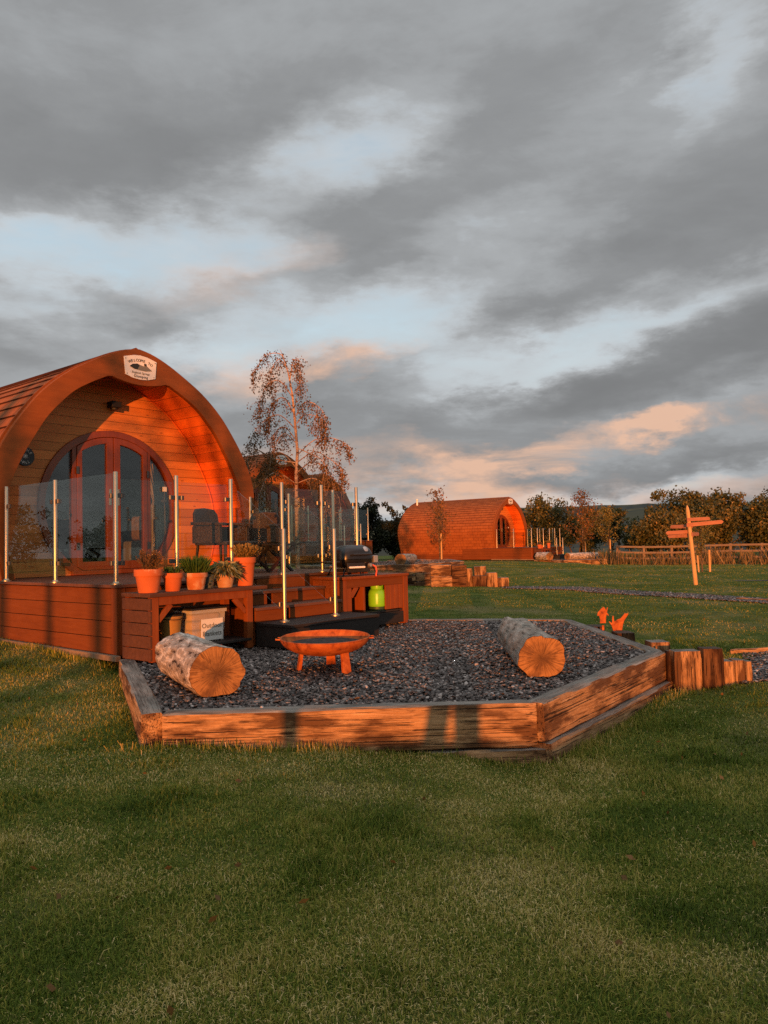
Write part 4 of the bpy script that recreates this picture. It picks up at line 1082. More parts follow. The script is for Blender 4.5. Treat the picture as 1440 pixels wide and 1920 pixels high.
t = thing('gas_bottle', 'lime green gas bottle standing in the arch of the timber stand', 'gas bottle', (3.36, -.36, GZ+.19))
part('base_ring', MB().lathe([(.10, 0), (.105, .002), (.105, .045), (.095, .05)], (0, 0, 0), 28), plain('dark_green_ring', (.03, .06, .02), .5), t, smooth=True)
part('body', MB().lathe([(.0, .03), (.09, .035), (.108, .055), (.11, .08), (.11, .20), (.102, .235), (.085, .258), (.06, .268), (0, .27)], (0, 0, 0), 32), 'lime', t, smooth=True)
part('collar', MB().lathe([(.078, .258), (.082, .29), (.078, .355), (.070, .36), (.064, .355), (.066, .29), (.066, .262)], (0, 0, 0), 28), 'lime', t, smooth=True)
part('valve', MB().lathe([(.02, .268), (.02, .32), (.012, .335), (0, .335)], (0, 0, 0), 14).box(-.05, -.012, -.083, -.075, .30, .325), 'black_matt', t, smooth=True)
part('regulator', MB().tube([(.0, 0, .315), (.03, -.06, .32), (.06, -.078, .33), (.075, -.06, .40)], [.016, .02, .016, .008], 10), 'orange_hose', t, smooth=True)

# ------------------------------------------------------------------ sleepers
def sleeper_mesh(L, w, h, seed, wob=.007):
    """rough sawn beam: x along its length, y 0..w, z 0..h, softened edges and uneven faces"""
    c = .010; sec = [(c, 0), (w-c, 0), (w, c), (w, h*.5), (w, h-c), (w-c, h), (w*.5, h), (c, h), (0, h-c), (0, h*.5), (0, c)]
    n = max(4, int(L/.07)); xs = np.linspace(0, L, n+1); V, F = [], []; m = len(sec)
    for i, x in enumerate(xs):
        e = .006 if i in (0, n) else 0
        for j, (y, z) in enumerate(sec):
            k = float(vnoise([x*5+seed*7.3], [j*1.7+seed], 1., seed, 3)[0])-.5; k2 = float(vnoise([x*5+seed*3.1], [j*1.7+9+seed], 1., seed+3, 3)[0])-.5
            V.append((x, y+(w/2-y)*e/w*2+k*wob*2, z+(h/2-z)*e/h*2+k2*wob*2.2))
    for i in range(n):
        for j in range(m):
            a, b = i*m+j, i*m+(j+1) % m; F.append((a, b, b+m, a+m))
    F.append(tuple(range(m))); F.append(tuple(range(n*m+m-1, n*m-1, -1)))
    mb = MB(); mb.v, mb.f = V, F; return mb
SLG = 'railway sleepers edging the beds'
def sleeper(label, p0, p1, z0, z1, w, seed, copies=None, world=False, name='railway_sleeper', cat='sleeper', group=SLG, mat='sleeper'):
    a = np.array(p0 if world else W(*p0)[:2]); b = np.array(p1 if world else W(*p1)[:2]); d = b-a; L = float(np.hypot(*d))
    o = part(name, sleeper_mesh(L, w, z1-z0, seed), mat, None, smooth=True)
    o.location = (a[0], a[1], z0); o.rotation_euler = (0, 0, math.atan2(d[1], d[0])); tag(o, label, cat, group)
    if copies: COPIES.append((o, copies))
    return o
sleeper('weathered sleeper edging the left of the near bed, running back to the deck corner', PL, PA, -.06, .20, .14, 1, {1: 'sleeper on the left of the second bed, in front of the middle pod', 2: 'sleeper on the left of the farthest bed'})
sleeper('long front sleeper of the near bed, sunlit face crossed by dark shadows', (-1.208, -2.449), (.30, -4.175), -.075, .197, .13, 2, {1: 'long front sleeper of the second bed, in shade', 2: 'long front sleeper of the farthest bed'})
sleeper('short lower sleeper peeping out under the right end of the long front one', (-.18, -3.64), (.325, -4.218), -.24, -.082, .13, 3, {1: 'short lower sleeper under the second bed front'})
sleeper('upper slanting sleeper on the right of the near bed, knotty tan face', (.315, -4.222), PC, -.045, .202, .14, 4, {1: 'sunlit slanting sleeper on the right of the second bed', 2: 'slanting sleeper on the right of the farthest bed'})
sleeper('lower slanting sleeper under the right of the near bed, standing slightly proud', (.335, -4.262), (2.84, -4.155), -.25, -.05, .15, 5, {1: 'lower slanting sleeper under the second bed', 2: 'lower slanting sleeper under the farthest bed'})
sleeper('grey sleeper along the far right edge of the near bed', (2.83, -4.08), PD, -.06, .197, .14, 6, {1: 'sleeper along the far edge of the second bed'})
sleeper('sleeper closing the back of the near bed, by the far end of the log', (5.02, -2.10), PE, -.06, .20, .14, 7, {1: 'sleeper closing the back of the second bed'})
sleeper('short sleeper between the back of the near bed and the barbecue stand', (4.10, -.24), (3.83, -.06), -.02, .195, .12, 8)
# upright blocks that step down from the near bed to the path
BLG = 'upright sleeper blocks stepping down to the path'
def block(label, x0, x1, y, zt, zb, seed, dep=.16, copies=None, mat='sleeper'):
    a = (x0, y); L = zt-zb
    o = part('sleeper_block', sleeper_mesh(L, x1-x0, dep, seed), mat, None, smooth=True)
    # stand it on end: its length up, its width along world x
    o.matrix_world = Matrix(((0, 1, 0, x0), (0, 0, 1, y), (1, 0, 0, zb), (0, 0, 0, 1)))
    tag(o, label, 'sleeper block', BLG)
    if copies: COPIES.append((o, copies))
block('tall golden upright sleeper block touching the right corner of the near bed', 2.47, 2.705, 6.66, .215, -.16, 11)
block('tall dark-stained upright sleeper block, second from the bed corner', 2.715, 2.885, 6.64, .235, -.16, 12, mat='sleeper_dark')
block('short pale upright sleeper block next to the tall dark-stained one', 2.895, 2.99, 6.67, .12, -.16, 13)
block('short brown upright sleeper block, middle of the three short ones', 2.997, 3.085, 6.68, .125, -.16, 14)
block('narrow short upright sleeper block at the edge of the slate path', 3.09, 3.145, 6.67, .115, -.16, 15)
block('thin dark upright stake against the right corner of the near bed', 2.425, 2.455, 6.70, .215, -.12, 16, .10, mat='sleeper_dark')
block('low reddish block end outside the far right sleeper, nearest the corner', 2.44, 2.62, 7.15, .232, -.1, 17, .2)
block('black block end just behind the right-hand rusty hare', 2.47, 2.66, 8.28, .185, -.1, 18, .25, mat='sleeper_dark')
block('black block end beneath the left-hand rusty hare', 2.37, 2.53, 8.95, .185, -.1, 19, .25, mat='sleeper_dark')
sleeper('thin timber board along the far edge of the slate path', (3.55, 7.99), (8.4, 8.78), -.06, .03, .03, 21, world=True, name='path_edging', cat='edging board', group='timber boards edging the paths')
sleeper('thin sunlit timber board beside the narrow path across the lawn', (6.55, 14.45), (7.2, 13.15), -.05, .055, .03, 22, world=True, name='path_edging', cat='edging board', group='timber boards edging the paths')
# deeper edging and steps of the second plot, where the lawn lies lower
w1 = lambda x, y: W(x, y, 0, 1)[:2]
sleeper('middle course of the second bed front, in shade', w1(-1.21, -2.46), w1(.30, -4.19), .13, .372, .14, 31, world=True, mat='sleeper_dark')  # shade of the bed front put into the colour by the dark copy
sleeper('lowest course of the second bed front, grey and shaded', w1(-1.22, -2.47), w1(.29, -4.2), -.12, .125, .15, 32, world=True, mat='sleeper_dark')  # shade painted in here too, with the dark copy
sleeper('middle slanting course on the right of the second bed', w1(.33, -4.25), w1(2.81, -4.14), .0, .19, .15, 33, world=True)
sleeper('upper of two stacked sunlit sleepers at the front of the second bed', (1.17, 19.90), (1.70, 19.93), .335, .62, .2, 34, world=True)
sleeper('lower of two stacked sunlit sleepers at the front of the second bed', (1.18, 19.88), (1.72, 19.91), -.05, .33, .2, 35, world=True)
sleeper('dark sleeper between the stacked sunlit ones and the far steps', (1.73, 20.0), (2.12, 20.05), -.05, .60, .2, 36, world=True, mat='sleeper_dark')  # dark copy again, shade put into the colour
BLG = 'sleeper blocks forming steps beside the second bed'
block('upright sunlit block at the left of the far steps', 2.11, 2.28, 20.2, .50, -.12, 37, .2)
block('broad low block in the middle of the far steps, beside the upright one', 2.285, 2.66, 20.15, .30, -.12, 38, .3, mat='sleeper_dark')  # shade on this block painted in with the dark copy
block('taller block at the back of the far steps', 2.40, 2.72, 20.75, .53, -.12, 39, .3)
block('third block of the far steps, right of the broad low one', 2.67, 2.95, 20.3, .37, -.12, 40, .3)
block('last and lowest block of the far steps, beside the narrow path', 2.96, 3.24, 20.25, .235, -.12, 41, .3)

# ------------------------------------------------------------------ logs
def log(label, f, b, rf, rb, seed, bark_m, copies=None, flat=.9):
    d = np.array(b[:2])-np.array(f[:2]); L = float(np.hypot(*d))
    t = thing('log_seat', label, 'log', (f[0], f[1], f[2]), rz=math.atan2(d[1], d[0]), world=True, group='cut logs laid as seats', copies=copies)
    n, m = 44, 40; V, F = [], []; xs = np.linspace(0, L, n)
    def sect(x, sc=1.):
        out = []; r0 = rf+(rb-rf)*x/L
        for j in range(m):
            a = 2*math.pi*j/m; c, s_ = math.cos(a), math.sin(a)
            k = 1+.30*(float(vnoise([1.3*c+3+seed], [1.3*s_+3+.5*x], 1.2, seed, 2)[0])-.5)+.14*(float(vnoise([5*c+9+x*5], [5*s_+9+x*3], 1., seed+1, 3)[0])-.5)
            r_ = r0*k*sc; out.append((r_*c*1.08, max(rf*flat+r_*s_, .004)))
        return out
    for i, x in enumerate(xs):
        sc = 1. if i not in (0, n-1) else .985
        V += [(x, y, z) for y, z in sect(x, sc)]
    for i in range(n-1):
        for j in range(m): a, c = i*m+j, i*m+(j+1) % m; F.append((a, c, c+m, a+m))
    F.append(tuple(range((n-1)*m+m-1, (n-1)*m-1, -1))); mb = MB(); mb.v, mb.f = V, F
    part('bark', mb, bark_m, t, smooth=True)
    face = sect(0, .972); hb = MB(); k = len(face); hb.v = [(-.004, y, z) for y, z in face]+[(.01, y, z) for y, z in face]
    hb.f = [tuple(range(k)), tuple(range(2*k-1, k-1, -1))]+[(i, k+i, k+(i+1) % k, (i+1) % k) for i in range(k)]
    part('cut_face', hb, 'cut_end', t, origin=(0, .0, rf*flat*.97))
    return t
log('thick flaky-barked log with a split end, at the left of the fire bowl', (-1.165, 5.28, .185), (-1.70, 6.25, .185), .182, .172, 3, 'bark_flaky')
log('smooth grey barkless log with a round cut end, at the right of the fire bowl', (1.145, 5.74, .185), (1.20, 7.28, .185), .163, .152, 8, 'bark_grey')
log('grey log catching the sun on the second bed, right of the barbecue', (.42, 20.55, .62), (.75, 21.5, .62), .15, .14, 12, 'bark_grey')
log('pinkish log with a pale cut end on the farthest bed, the left one', (8.75, 40.9, .12), (8.3, 41.8, .12), .23, .21, 15, 'bark_flaky')
log('long pale log lying across the farthest bed, the right one', (9.7, 41.0, .12), (11.6, 42.2, .12), .19, .17, 17, 'bark_flaky')

# ------------------------------------------------------------------ fire bowl
t = thing('fire_bowl', 'rust orange steel fire bowl on three stubby legs among the slate', 'fire bowl', (-.505, 6.34, .178), rz=0, world=True); t.rotation_euler = (rad(2.2), 0, 0)
Rb = .366
prof = [(Rb*math.sin(q)**.80, .265-.135*math.cos(q)**1.15) for q in np.linspace(.06, math.pi/2, 20)]
prof = [(max(r, .02), z) for r, z in prof]+[(Rb+.004, .272), (Rb-.004, .276), (Rb-.012, .270)]
inn = [(Rb*.965*math.sin(q)**.80, .268-.128*math.cos(q)**1.15) for q in np.linspace(math.pi/2, .06, 20)]
part('bowl', MB().lathe(prof+inn, (0, 0, 0), 64), 'rust', t, smooth=True)
part('ash_bed', MB().lathe([(0, .208), (Rb*.5, .210), (Rb*.72, .212), (Rb*.855, .216), (Rb*.78, .195), (0, .17)], (0, 0, 0), 48), 'ash', t, smooth=True)
for x, y in ((-.215, -.06), (.185, -.21), (.03, .235)):
    a = math.atan2(y, x); r0 = math.hypot(x, y); q = np.array((math.cos(a), math.sin(a))); s_ = np.array((-q[1], q[0]))
    lg = MB(); V = []
    for r_, z, wd in ((r0+.012, 0, .040), (r0-.015, .178, .033)):
        for e in (0, -.028):
            for k in (-1, 1): p = q*(r_+e)+s_*wd*k; V.append((p[0], p[1], z))
    lg.add(V, [(0, 1, 3, 2), (4, 6, 7, 5), (0, 4, 5, 1), (2, 3, 7, 6), (0, 2, 6, 4), (1, 5, 7, 3)])
    part('leg', lg, 'rust', t, bevel=.003)
for s_ in (-1, 1):
    part('handle', MB().tube([(s_*(Rb-.01), -.05, .262), (s_*(Rb+.03), -.045, .262), (s_*(Rb+.036), 0, .262), (s_*(Rb+.03), .045, .262), (s_*(Rb-.01), .05, .262)], .006, 8), 'rust', t, smooth=True)

# ------------------------------------------------------------------ rusty garden figures
def hare(label, pts, base, cx):
    t = thing('hare_figure', label, 'ornament', base, rz=0, world=True, group='rusty steel hares behind the near bed')
    k = .0059/ (1440/1440)
    poly = [((x-cx)*k*.125*1.0*1.0, (510-y)*k*.125) for x, y in pts]
    part('plate', MB().extrude(poly, -.008, .008), 'rust', t, bevel=.002)
    part('spike', MB().box(-.012, .012, -.006, .006, -.22, .02), 'rust', t)
k8 = 8.7/1442*1000
hare('left rusty steel hare with paws raised, on the black block end', [(345, 450), (352, 390), (335, 335), (308, 338), (318, 285), (345, 258), (372, 228), (412, 200), (436, 232), (446, 262), (462, 208), (474, 214), (458, 290), (486, 330), (478, 340), (450, 318), (440, 380), (436, 450)], (2.44, 8.72, .205), 392)
hare('right rusty steel hare with long ears tilted back, in front of the block ends', [(530, 520), (527, 420), (508, 350), (468, 292), (474, 284), (514, 312), (524, 204), (540, 200), (548, 290), (600, 258), (640, 246), (672, 214), (714, 164), (724, 176), (752, 168), (764, 182), (724, 238), (694, 284), (676, 340), (662, 420), (660, 520)], (2.55, 8.55, .12), 592)

# ------------------------------------------------------------------ trees and hedges
def leaf_mesh(name, P, size, mat, tint, parent, seed, aspect=.62, up=None):
    r = np.random.default_rng(seed); n = len(P)
    d = r.normal(0, 1, (n, 3)); 
    if up is not None: d[:, 2] += up
    d /= np.linalg.norm(d, axis=1)[:, None]
    s_ = np.cross(d, r.normal(0, 1, (n, 3))); s_ /= np.linalg.norm(s_, axis=1)[:, None]+1e-9
    L = size*r.uniform(.6, 1.3, n); w = (L*aspect/2)[:, None]
    v = np.zeros((n, 4, 3)); v[:, 0] = P-d*L[:, None]*.5; v[:, 1] = P+s_*w; v[:, 2] = P+d*L[:, None]*.5; v[:, 3] = P-s_*w
    f = (np.arange(n)*4)[:, None]+np.arange(4)[None]
    o = np_mesh(name, v.reshape(-1, 3), f, MAT[mat], np.clip(tint, 0, 1)); o.parent = parent; return o

def bushy(name, label, x, y, w, h, n, leaf, mat, seed, group, cat='tree', dep=None, low=.05, nb=16, stems=4, tb=.42, ragged=1.):
    t = thing(name, label, cat, (x, y, gz(x, y)-.03), rz=0, world=True, group=group)
    r = np.random.default_rng(seed); dep = dep or w*.8
    # crown built of many clumps inside an uneven outline
    C_, R_, T_ = [], [], []
    while len(C_) < nb:
        u = r.uniform(-1, 1, 3)
        if u[0]**2+u[1]**2+(u[2]*.95)**2 > 1: continue
        prof = 1-.35*max(0, u[2])
        C_.append((u[0]*w/2*.78*prof, u[1]*dep/2*.78*prof, h*(low+(1-low)*.5)+u[2]*h*(1-low)*.40)); R_.append(r.uniform(.16, .27)*min(w, h)); T_.append(r.normal(0, .14))
    for k in range(int(nb*.9*ragged)):   # sprays standing out of the outline
        a = r.uniform(0, 6.28); e = r.uniform(-.1, 1.4); q = r.uniform(.85, 1.25)
        C_.append((w/2*q*math.cos(a)*math.cos(e)*.9, dep/2*q*math.sin(a)*math.cos(e)*.9, h*(low+(1-low)*.5)+h*(1-low)*.47*q*math.sin(e))); R_.append(r.uniform(.05, .11)*min(w, h)); T_.append(r.normal(.08, .1))
    C_ = np.array(C_); R_ = np.array(R_); T_ = np.array(T_); wt = R_**2; wt = wt/wt.sum()
    k = r.choice(len(C_), n, p=wt); g = r.normal(0, 1, (n, 3)); g /= np.linalg.norm(g, axis=1)[:, None]
    rad_ = R_[k]*(r.random(n)**.42)*r.uniform(.8, 1.18, n); P = C_[k]+g*rad_[:, None]*np.array([1, 1, .85]); P[:, 2] = np.maximum(P[:, 2], .03)
    hole = vnoise(P[:, 0]+7*seed, P[:, 2]+P[:, 1]*.7, 2.6/max(leaf*6, .3)*.5, seed, 2) < .33
    P = P[~hole]; kk = k[~hole]
    tint = tb+T_[kk]+r.normal(0, .16, len(P))
    leaf_mesh('crown', P, leaf, mat, tint, t, seed+1)
    m = MB()
    for i in range(stems):
        c = C_[r.integers(nb)]; b0 = (r.normal(0, .08*w), r.normal(0, .05*w), 0)
        m.tube([b0, (b0[0]*.8+c[0]*.3, b0[1]*.8+c[1]*.3, c[2]*.5), tuple(c), (c[0]*1.15, c[1]*1.15, c[2]+.15*h)], [.025*h**.7, .02*h**.7, .012*h**.7, .004], 6)
    part('trunk', m, 'trunk', t, smooth=True)
    return t

HG = 'hedgerow trees along the field edge'
# hedgerow to the right, behind the fence
bushy('hawthorn_tree', 'broad ragged hedgerow tree behind the signpost, tallest of the right-hand row', 18.3, 47, 5.4, 4.0, 15000, .18, 'leaf_hedge', 31, HG, nb=26)
bushy('hawthorn_tree', 'low rounded hedgerow tree at the left end of the right-hand row', 16.2, 46, 3.6, 2.9, 9000, .17, 'leaf_hedge', 32, HG, nb=18)
bushy('hawthorn_tree', 'spiky-topped hedgerow tree just right of the signpost boards', 21.3, 48.5, 4.6, 4.1, 14000, .18, 'leaf_hedge', 33, HG, nb=24)
bushy('hawthorn_tree', 'dense bronze hedgerow tree near the right edge of the picture', 23.6, 47.5, 4.2, 3.8, 13000, .18, 'leaf_hedge', 34, HG, nb=22, tb=.5)
bushy('conifer_tree', 'dark evergreen rising behind the bronze tree at the right edge', 27.6, 53, 5., 4.5, 10000, .18, 'leaf_dark', 35, HG, nb=22, tb=.55)
bushy('hawthorn_tree', 'bronze shrubby tree at the far right edge beside the fence end', 25.2, 45.5, 3.6, 3.4, 9000, .18, 'leaf_hedge', 36, HG, nb=18, tb=.5)
# behind the far pod and between it and the right-hand row
bushy('hedge_tree', 'dark rounded tree directly behind the farthest pod, right of its arch', 12.1, 58, 5.2, 4.5, 11000, .19, 'leaf_hedge', 41, HG, nb=22, tb=.33)
bushy('hedge_tree', 'brown-leaved shrub between the farthest pod and the tall sapling', 15.0, 58.5, 4.0, 3.6, 8000, .19, 'leaf_hedge', 42, HG, nb=16, tb=.45)
bushy('hedge_tree', 'low orange-brown shrub behind the two young trees', 17.5, 58.5, 4.2, 3.5, 8000, .19, 'leaf_hedge', 43, HG, nb=16, tb=.48)
bushy('hedge_tree', 'low dark shrub in the gap below the distant hill', 19.8, 57.5, 3.6, 2.6, 7000, .19, 'leaf_hedge', 44, HG, nb=16, tb=.38)
bushy('hedge_tree', 'shaded low shrub left of the right-hand hedgerow row', 21.6, 57, 4.0, 3.0, 7000, .19, 'leaf_dark', 45, HG, nb=16, tb=.6)
# the dark hedge left of the far pod
for i, (x, y, w, h, lb) in enumerate(((-1.1, 53, 3.4, 4.0, 'dark hedge tree left of the farthest pod, partly behind the barbecue posts'), (1.2, 54, 3.2, 3.6, 'dark hedge tree touching the rear of the farthest pod'), (-3.4, 52, 3.6, 4.2, 'dark hedge tree behind the glass of the middle deck'), (3.6, 57, 3.6, 3.6, 'dark hedge tree peeping over the rear roof of the farthest pod'))):
    bushy('hedge_tree', lb, x, y, w, h, 14000, .18, 'leaf_dark', 51+i, HG, nb=28, tb=.45, low=.0)

def sapling(label, x, y, h, w, n, leaf, seed, mat='leaf_young', stake=None, upright=.9, low=.22, lean=0.):
    t = thing('young_tree', label, 'tree', (x, y, gz(x, y)-.02), rz=0, world=True, group='young staked trees on the lawn')
    r = np.random.default_rng(seed); m = MB(); T = [(lean*k*h, .02*math.sin(k*5), h*k) for k in np.linspace(0, 1, 7)]
    m.tube(T, [.022*(1-.8*k)*h**.5 for k in np.linspace(0, 1, 7)], 6); P = []; TT = []
    nbr = 30
    for i in range(nbr):
        k = low+(1-low)*(i+r.random())/nbr; a = r.uniform(0, 6.28); ln = w/2*(1.1-.75*max(0, (k-.45)/.55))*(.45+.55*min(1, (k-low)/.2+.3))*r.uniform(.6, 1.15)
        b0 = np.array((lean*k*h, 0, h*k)); e = b0+np.array((math.cos(a)*ln, math.sin(a)*ln, ln*upright)); mid = (b0+e)/2+np.array((0, 0, -.06*ln))
        m.tube([b0, mid, e], [.008, .006, .003], 4, False)
        c = int(n/nbr); u = r.random(c)**.7; q = b0+(e-b0)*u[:, None]+r.normal(0, .045*w+.02, (c, 3)); P.append(q); TT.append(np.full(c, .5+r.normal(0, .13))+r.normal(0, .15, c))
    part('trunk', m, 'trunk', t, smooth=True); leaf_mesh('crown', np.concatenate(P), leaf, mat, np.concatenate(TT), t, seed+1)
    if stake:
        sx, sh = stake; z = gz(x+sx, y-.1)
        s_ = thing('tree_stake', label_stake(label), 'stake', (x+sx, y-.1, z-.05), rz=0, world=True, group='round timber tree stakes')
        part('pole', MB().tube([(0, 0, 0), (0, 0, sh)], .038, 12), 'post_wood', s_, bevel=.004)
def label_stake(l): return 'short pale timber stake supporting the ' + l.split(',')[0]
sapling('thin orange sapling, in front of the long side of the farthest pod', 2.52, 35.2, 3.3, 1.5, 900, .10, 61, 'leaf_birch', (.06, 1.5), low=.25, lean=-.02)
sapling('tall slender golden sapling, right of the farthest deck posts', 12.1, 47, 3.9, 2.4, 1700, .12, 62, 'leaf_birch', (.12, 1.4), low=.2)
sapling('smaller golden sapling with upswept branches, left of the fence end', 13.35, 45.8, 2.9, 1.9, 1300, .11, 63, 'leaf_young', (.03, 1.3), low=.3, upright=1.1)
sapling('yellow-green sapling, just behind the signpost', 10.85, 26.4, 1.95, 1.15, 1500, .07, 64, 'leaf_young', (.22, .8), low=.28, upright=.7)
s_ = thing('tree_stake', 'thin leaning stake left of the yellow-green sapling', 'stake', (10.65, 26.2, gz(10.65, 26.2)-.05), rz=0, world=True, group='round timber tree stakes')
part('pole', MB().tube([(0, 0, 0), (-.03, 0, .62)], .03, 10), 'post_wood', s_)

# weeping birch between the near pods; lengths in centimetres from its foot
BX, BY = -1.64, 14.5
t = thing('birch_tree', 'slender weeping birch with thin autumn leaves between the near and middle pods', 'tree', (BX, BY, gz(BX, BY)-.03), rz=0, world=True)
birch_root = t
tr = [(0, 0), (-1, 182), (0, 242), (3, 282), (-1, 342), (-5, 392), (-12, 432), (-22, 467), (-27, 479)]
BR = [[(-12, 432), (-25, 470), (-52, 474), (-69, 460), (-86, 434)], [(-9, 422), (-2, 450), (9, 454), (14, 422), (13, 392)], [(-5, 387), (-27, 417), (-49, 410), (-62, 382), (-65, 352)],
      [(-3, 357), (-22, 387), (-42, 380), (-55, 352), (-59, 332)], [(3, 322), (-27, 352), (-52, 347), (-77, 322), (-89, 292)], [(3, 302), (-22, 332), (-42, 322), (-57, 282), (-67, 262)],
      [(2, 352), (13, 370), (33, 372), (55, 352), (61, 322)], [(3, 337), (18, 352), (43, 347), (55, 332), (48, 307)], [(3, 277), (33, 302), (63, 307), (92, 296), (104, 284)],
      [(1, 262), (33, 282), (58, 272), (83, 252), (88, 237)], [(0, 242), (28, 262), (53, 252), (71, 227), (73, 207)], [(0, 252), (-27, 282), (-52, 277), (-72, 252), (-79, 232)],
      [(-1, 222), (28, 232), (48, 222), (55, 192), (58, 172)], [(-1, 222), (-32, 242), (-52, 232), (-62, 202)], [(-16, 445), (-30, 460), (-44, 440), (-50, 410)], [(0, 300), (-20, 318), (-36, 300), (-44, 262)],
      [(0, 262), (-40, 270), (-70, 285), (-88, 270), (-92, 240)], [(2, 290), (30, 276), (52, 262), (60, 235)]]
r = np.random.default_rng(77); m = MB(); leafP = []
m.tube([(a/100, .02*math.sin(b/60), b/100) for a, b in tr], [.042, .036, .032, .029, .024, .019, .013, .007, .003], 10)
for bi, br in enumerate(BR):
    dy = r.uniform(-.5, .5); n = len(br)
    pts = [np.array((a/100, dy*(i/(n-1)), b/100)) for i, (a, b) in enumerate(br)]
    run = smooth_run3 = []
    for i in range(n-1):
        p0, p1, p2, p3 = pts[max(i-1, 0)], pts[i], pts[i+1], pts[min(i+2, n-1)]
        for q in range(5):
            u = q/5; run.append(.5*((2*p1)+(p2-p0)*u+(2*p0-5*p1+4*p2-p3)*u*u+(3*p1-p0-3*p2+p3)*u**3))
    run.append(pts[-1]); k = len(run); m.tube(run, list(np.linspace(.011, .003, k)), 5, False)
    for i in range(3, k):
        for rep in range(2 if i > 8 else 1):
            if r.random() < .12: continue
            b0 = run[i]+r.normal(0, .01, 3); ln = r.uniform(.10, .44)*(1.15 if i > k*.6 else .8); sx, sy = r.normal(0, .09, 2)
            tw = [b0, b0+np.array((sx*.6, sy*.6, -ln*.35+.02)), b0+np.array((sx, sy, -ln))]
            m.tube(tw, [.003, .0025, .0015], 3, False); c = int(7+ln*66); u = r.random(c)
            leafP.append(b0+(tw[2]-b0)*u[:, None]+r.normal(0, .034, (c, 3)))
part('trunk', m, 'birch_trunk', t, smooth=True); P = np.concatenate(leafP)
leaf_mesh('crown', P,   .037, 'leaf_birch', .42+r.normal(0, .2, len(P)), t, 5, .75)
print('birch leaves', len(P))

# ------------------------------------------------------------------ signpost
t = thing('signpost', 'leaning pale timber signpost with pointed boards in several directions', 'signpost', (7.70, 19.15, gz(7.7, 19.15)-.04), rz=0, world=True)
lean = np.array((-.145, 0, 2.02))
part('post', MB().tube([(0, 0, 0), tuple(lean*.92), tuple(lean*.965), tuple(lean)], [.052, .046, .036, .010], 14), 'post_wood', t, smooth=True)
def sboard(z, ang, l0, l1, h=.105, tilt=0., mat='box'):
    c = lean*(z/2.02); d = np.array((math.cos(ang), math.sin(ang))); m = MB()
    poly = [(l0, -h/2), (l1-.05, -h/2), (l1-.015, -h/4), (l1, 0), (l1-.015, h/4), (l1-.05, h/2), (l0, h/2)]
    m.extrude(poly, -.012, .012); v = []
    off = .056
    for x, y, z_ in m.v:
        z2 = z_+x*tilt; v.append((c[0]+d[0]*x-d[1]*(y-off)*1., c[1]+d[1]*x+d[0]*(y-off), c[2]+z2))
    m.v = v; part('board', m, mat, t, bevel=.004)
m_arm = board_mat('reddish_sign_board', (.24, .09, .05), (.36, .15, .09), (.46, .22, .13), 'x', rough=.8)
MAT['arm'] = m_arm
sboard(1.665, .35, -.10, .62, .085, .03, 'arm'); sboard(1.535, -.12, -.08, .80, .095, .07, 'arm'); sboard(1.365, math.pi+.15, -.06, .62, .09, -.04, 'arm')
sboard(1.27, math.pi-.75, -.05, .60, .09, -.02, 'arm'); sboard(1.50, math.pi-1.0, -.05, .60, .09, 0, 'arm'); sboard(1.30, .95, -.05, .6, .09, 0, 'arm')
part('band', MB().tube([tuple(lean*.812), tuple(lean*.845)], .054, 16), 'black_matt', t)

# ------------------------------------------------------------------ fences
def fence(label, pts, hgt, group, rails=3, seed=0):
    x0, y0 = pts[0]; t = thing('post_and_rail_fence', label, 'fence', (x0, y0, gz(x0, y0)), rz=0, world=True, group=group); z0 = gz(x0, y0)
    P = [(x-x0, y-y0, gz(x, y)-z0) for x, y in pts]
    for p in P: part('post', MB().box(p[0]-.06, p[0]+.06, p[1]-.05, p[1]+.05, p[2]-.1, p[2]+hgt), 'fence_post_wood', t, bevel=.008)
    for k in range(rails):
        zz = hgt*(.93-.30*k)
        for a, b in zip(P[:-1], P[1:]): part('rail', MB().bar((a[0], a[1]-.07, a[2]+zz), (b[0], b[1]-.07, b[2]+zz), .035, .095), 'rail_wood', t, bevel=.006)
fp = [(12.15+7.9*k/7, 40.3-5.5*k/7) for k in range(9)]
fence('grey timber post-and-rail fence in front of the right-hand hedgerow', fp, .98, 'post and rail fences')

def tufts(name, label, n, hmin, hmax, wid, mat, line, spread, seed):
    r = np.random.default_rng(seed); u = r.random(n); L = np.array(line); k = u*(len(L)-1); i = np.minimum(k.astype(int), len(L)-2); p = L[i]+(L[i+1]-L[i])*(k-i)[:, None]+r.normal(0, spread, (n, 2))
    cl = vnoise(p[:, 0], p[:, 1], 1.2, seed, 2); keep = r.random(n) < np.clip((cl-.2)*2, .15, 1); p = p[keep]; cl = cl[keep]; n = len(p); z = ground_z(p[:, 0], p[:, 1])
    h = r.uniform(hmin, hmax, n)*(.5+cl); a = r.uniform(0, 6.28, n); ln = np.abs(r.normal(0, .45, n))*h; w = wid*r.uniform(.6, 1.4, n)
    v = np.zeros((n, 4, 3)); v[:, 0] = np.column_stack([p[:, 0]-w/2, p[:, 1], z-.02]); v[:, 1] = np.column_stack([p[:, 0]+w/2, p[:, 1], z-.02])
    v[:, 2] = np.column_stack([p[:, 0]+w*.3+np.cos(a)*ln, p[:, 1]+np.sin(a)*ln, z+h]); v[:, 3] = np.column_stack([p[:, 0]-w*.3+np.cos(a)*ln, p[:, 1]+np.sin(a)*ln, z+h*.97])
    o = np_mesh(name, v.reshape(-1, 3), (np.arange(n)*4)[:, None]+np.arange(4)[None], MAT[mat], np.clip(.4+.5*(cl-.4)+r.normal(0, .2, n), 0, 1)); stuff(o, label, 'grass')
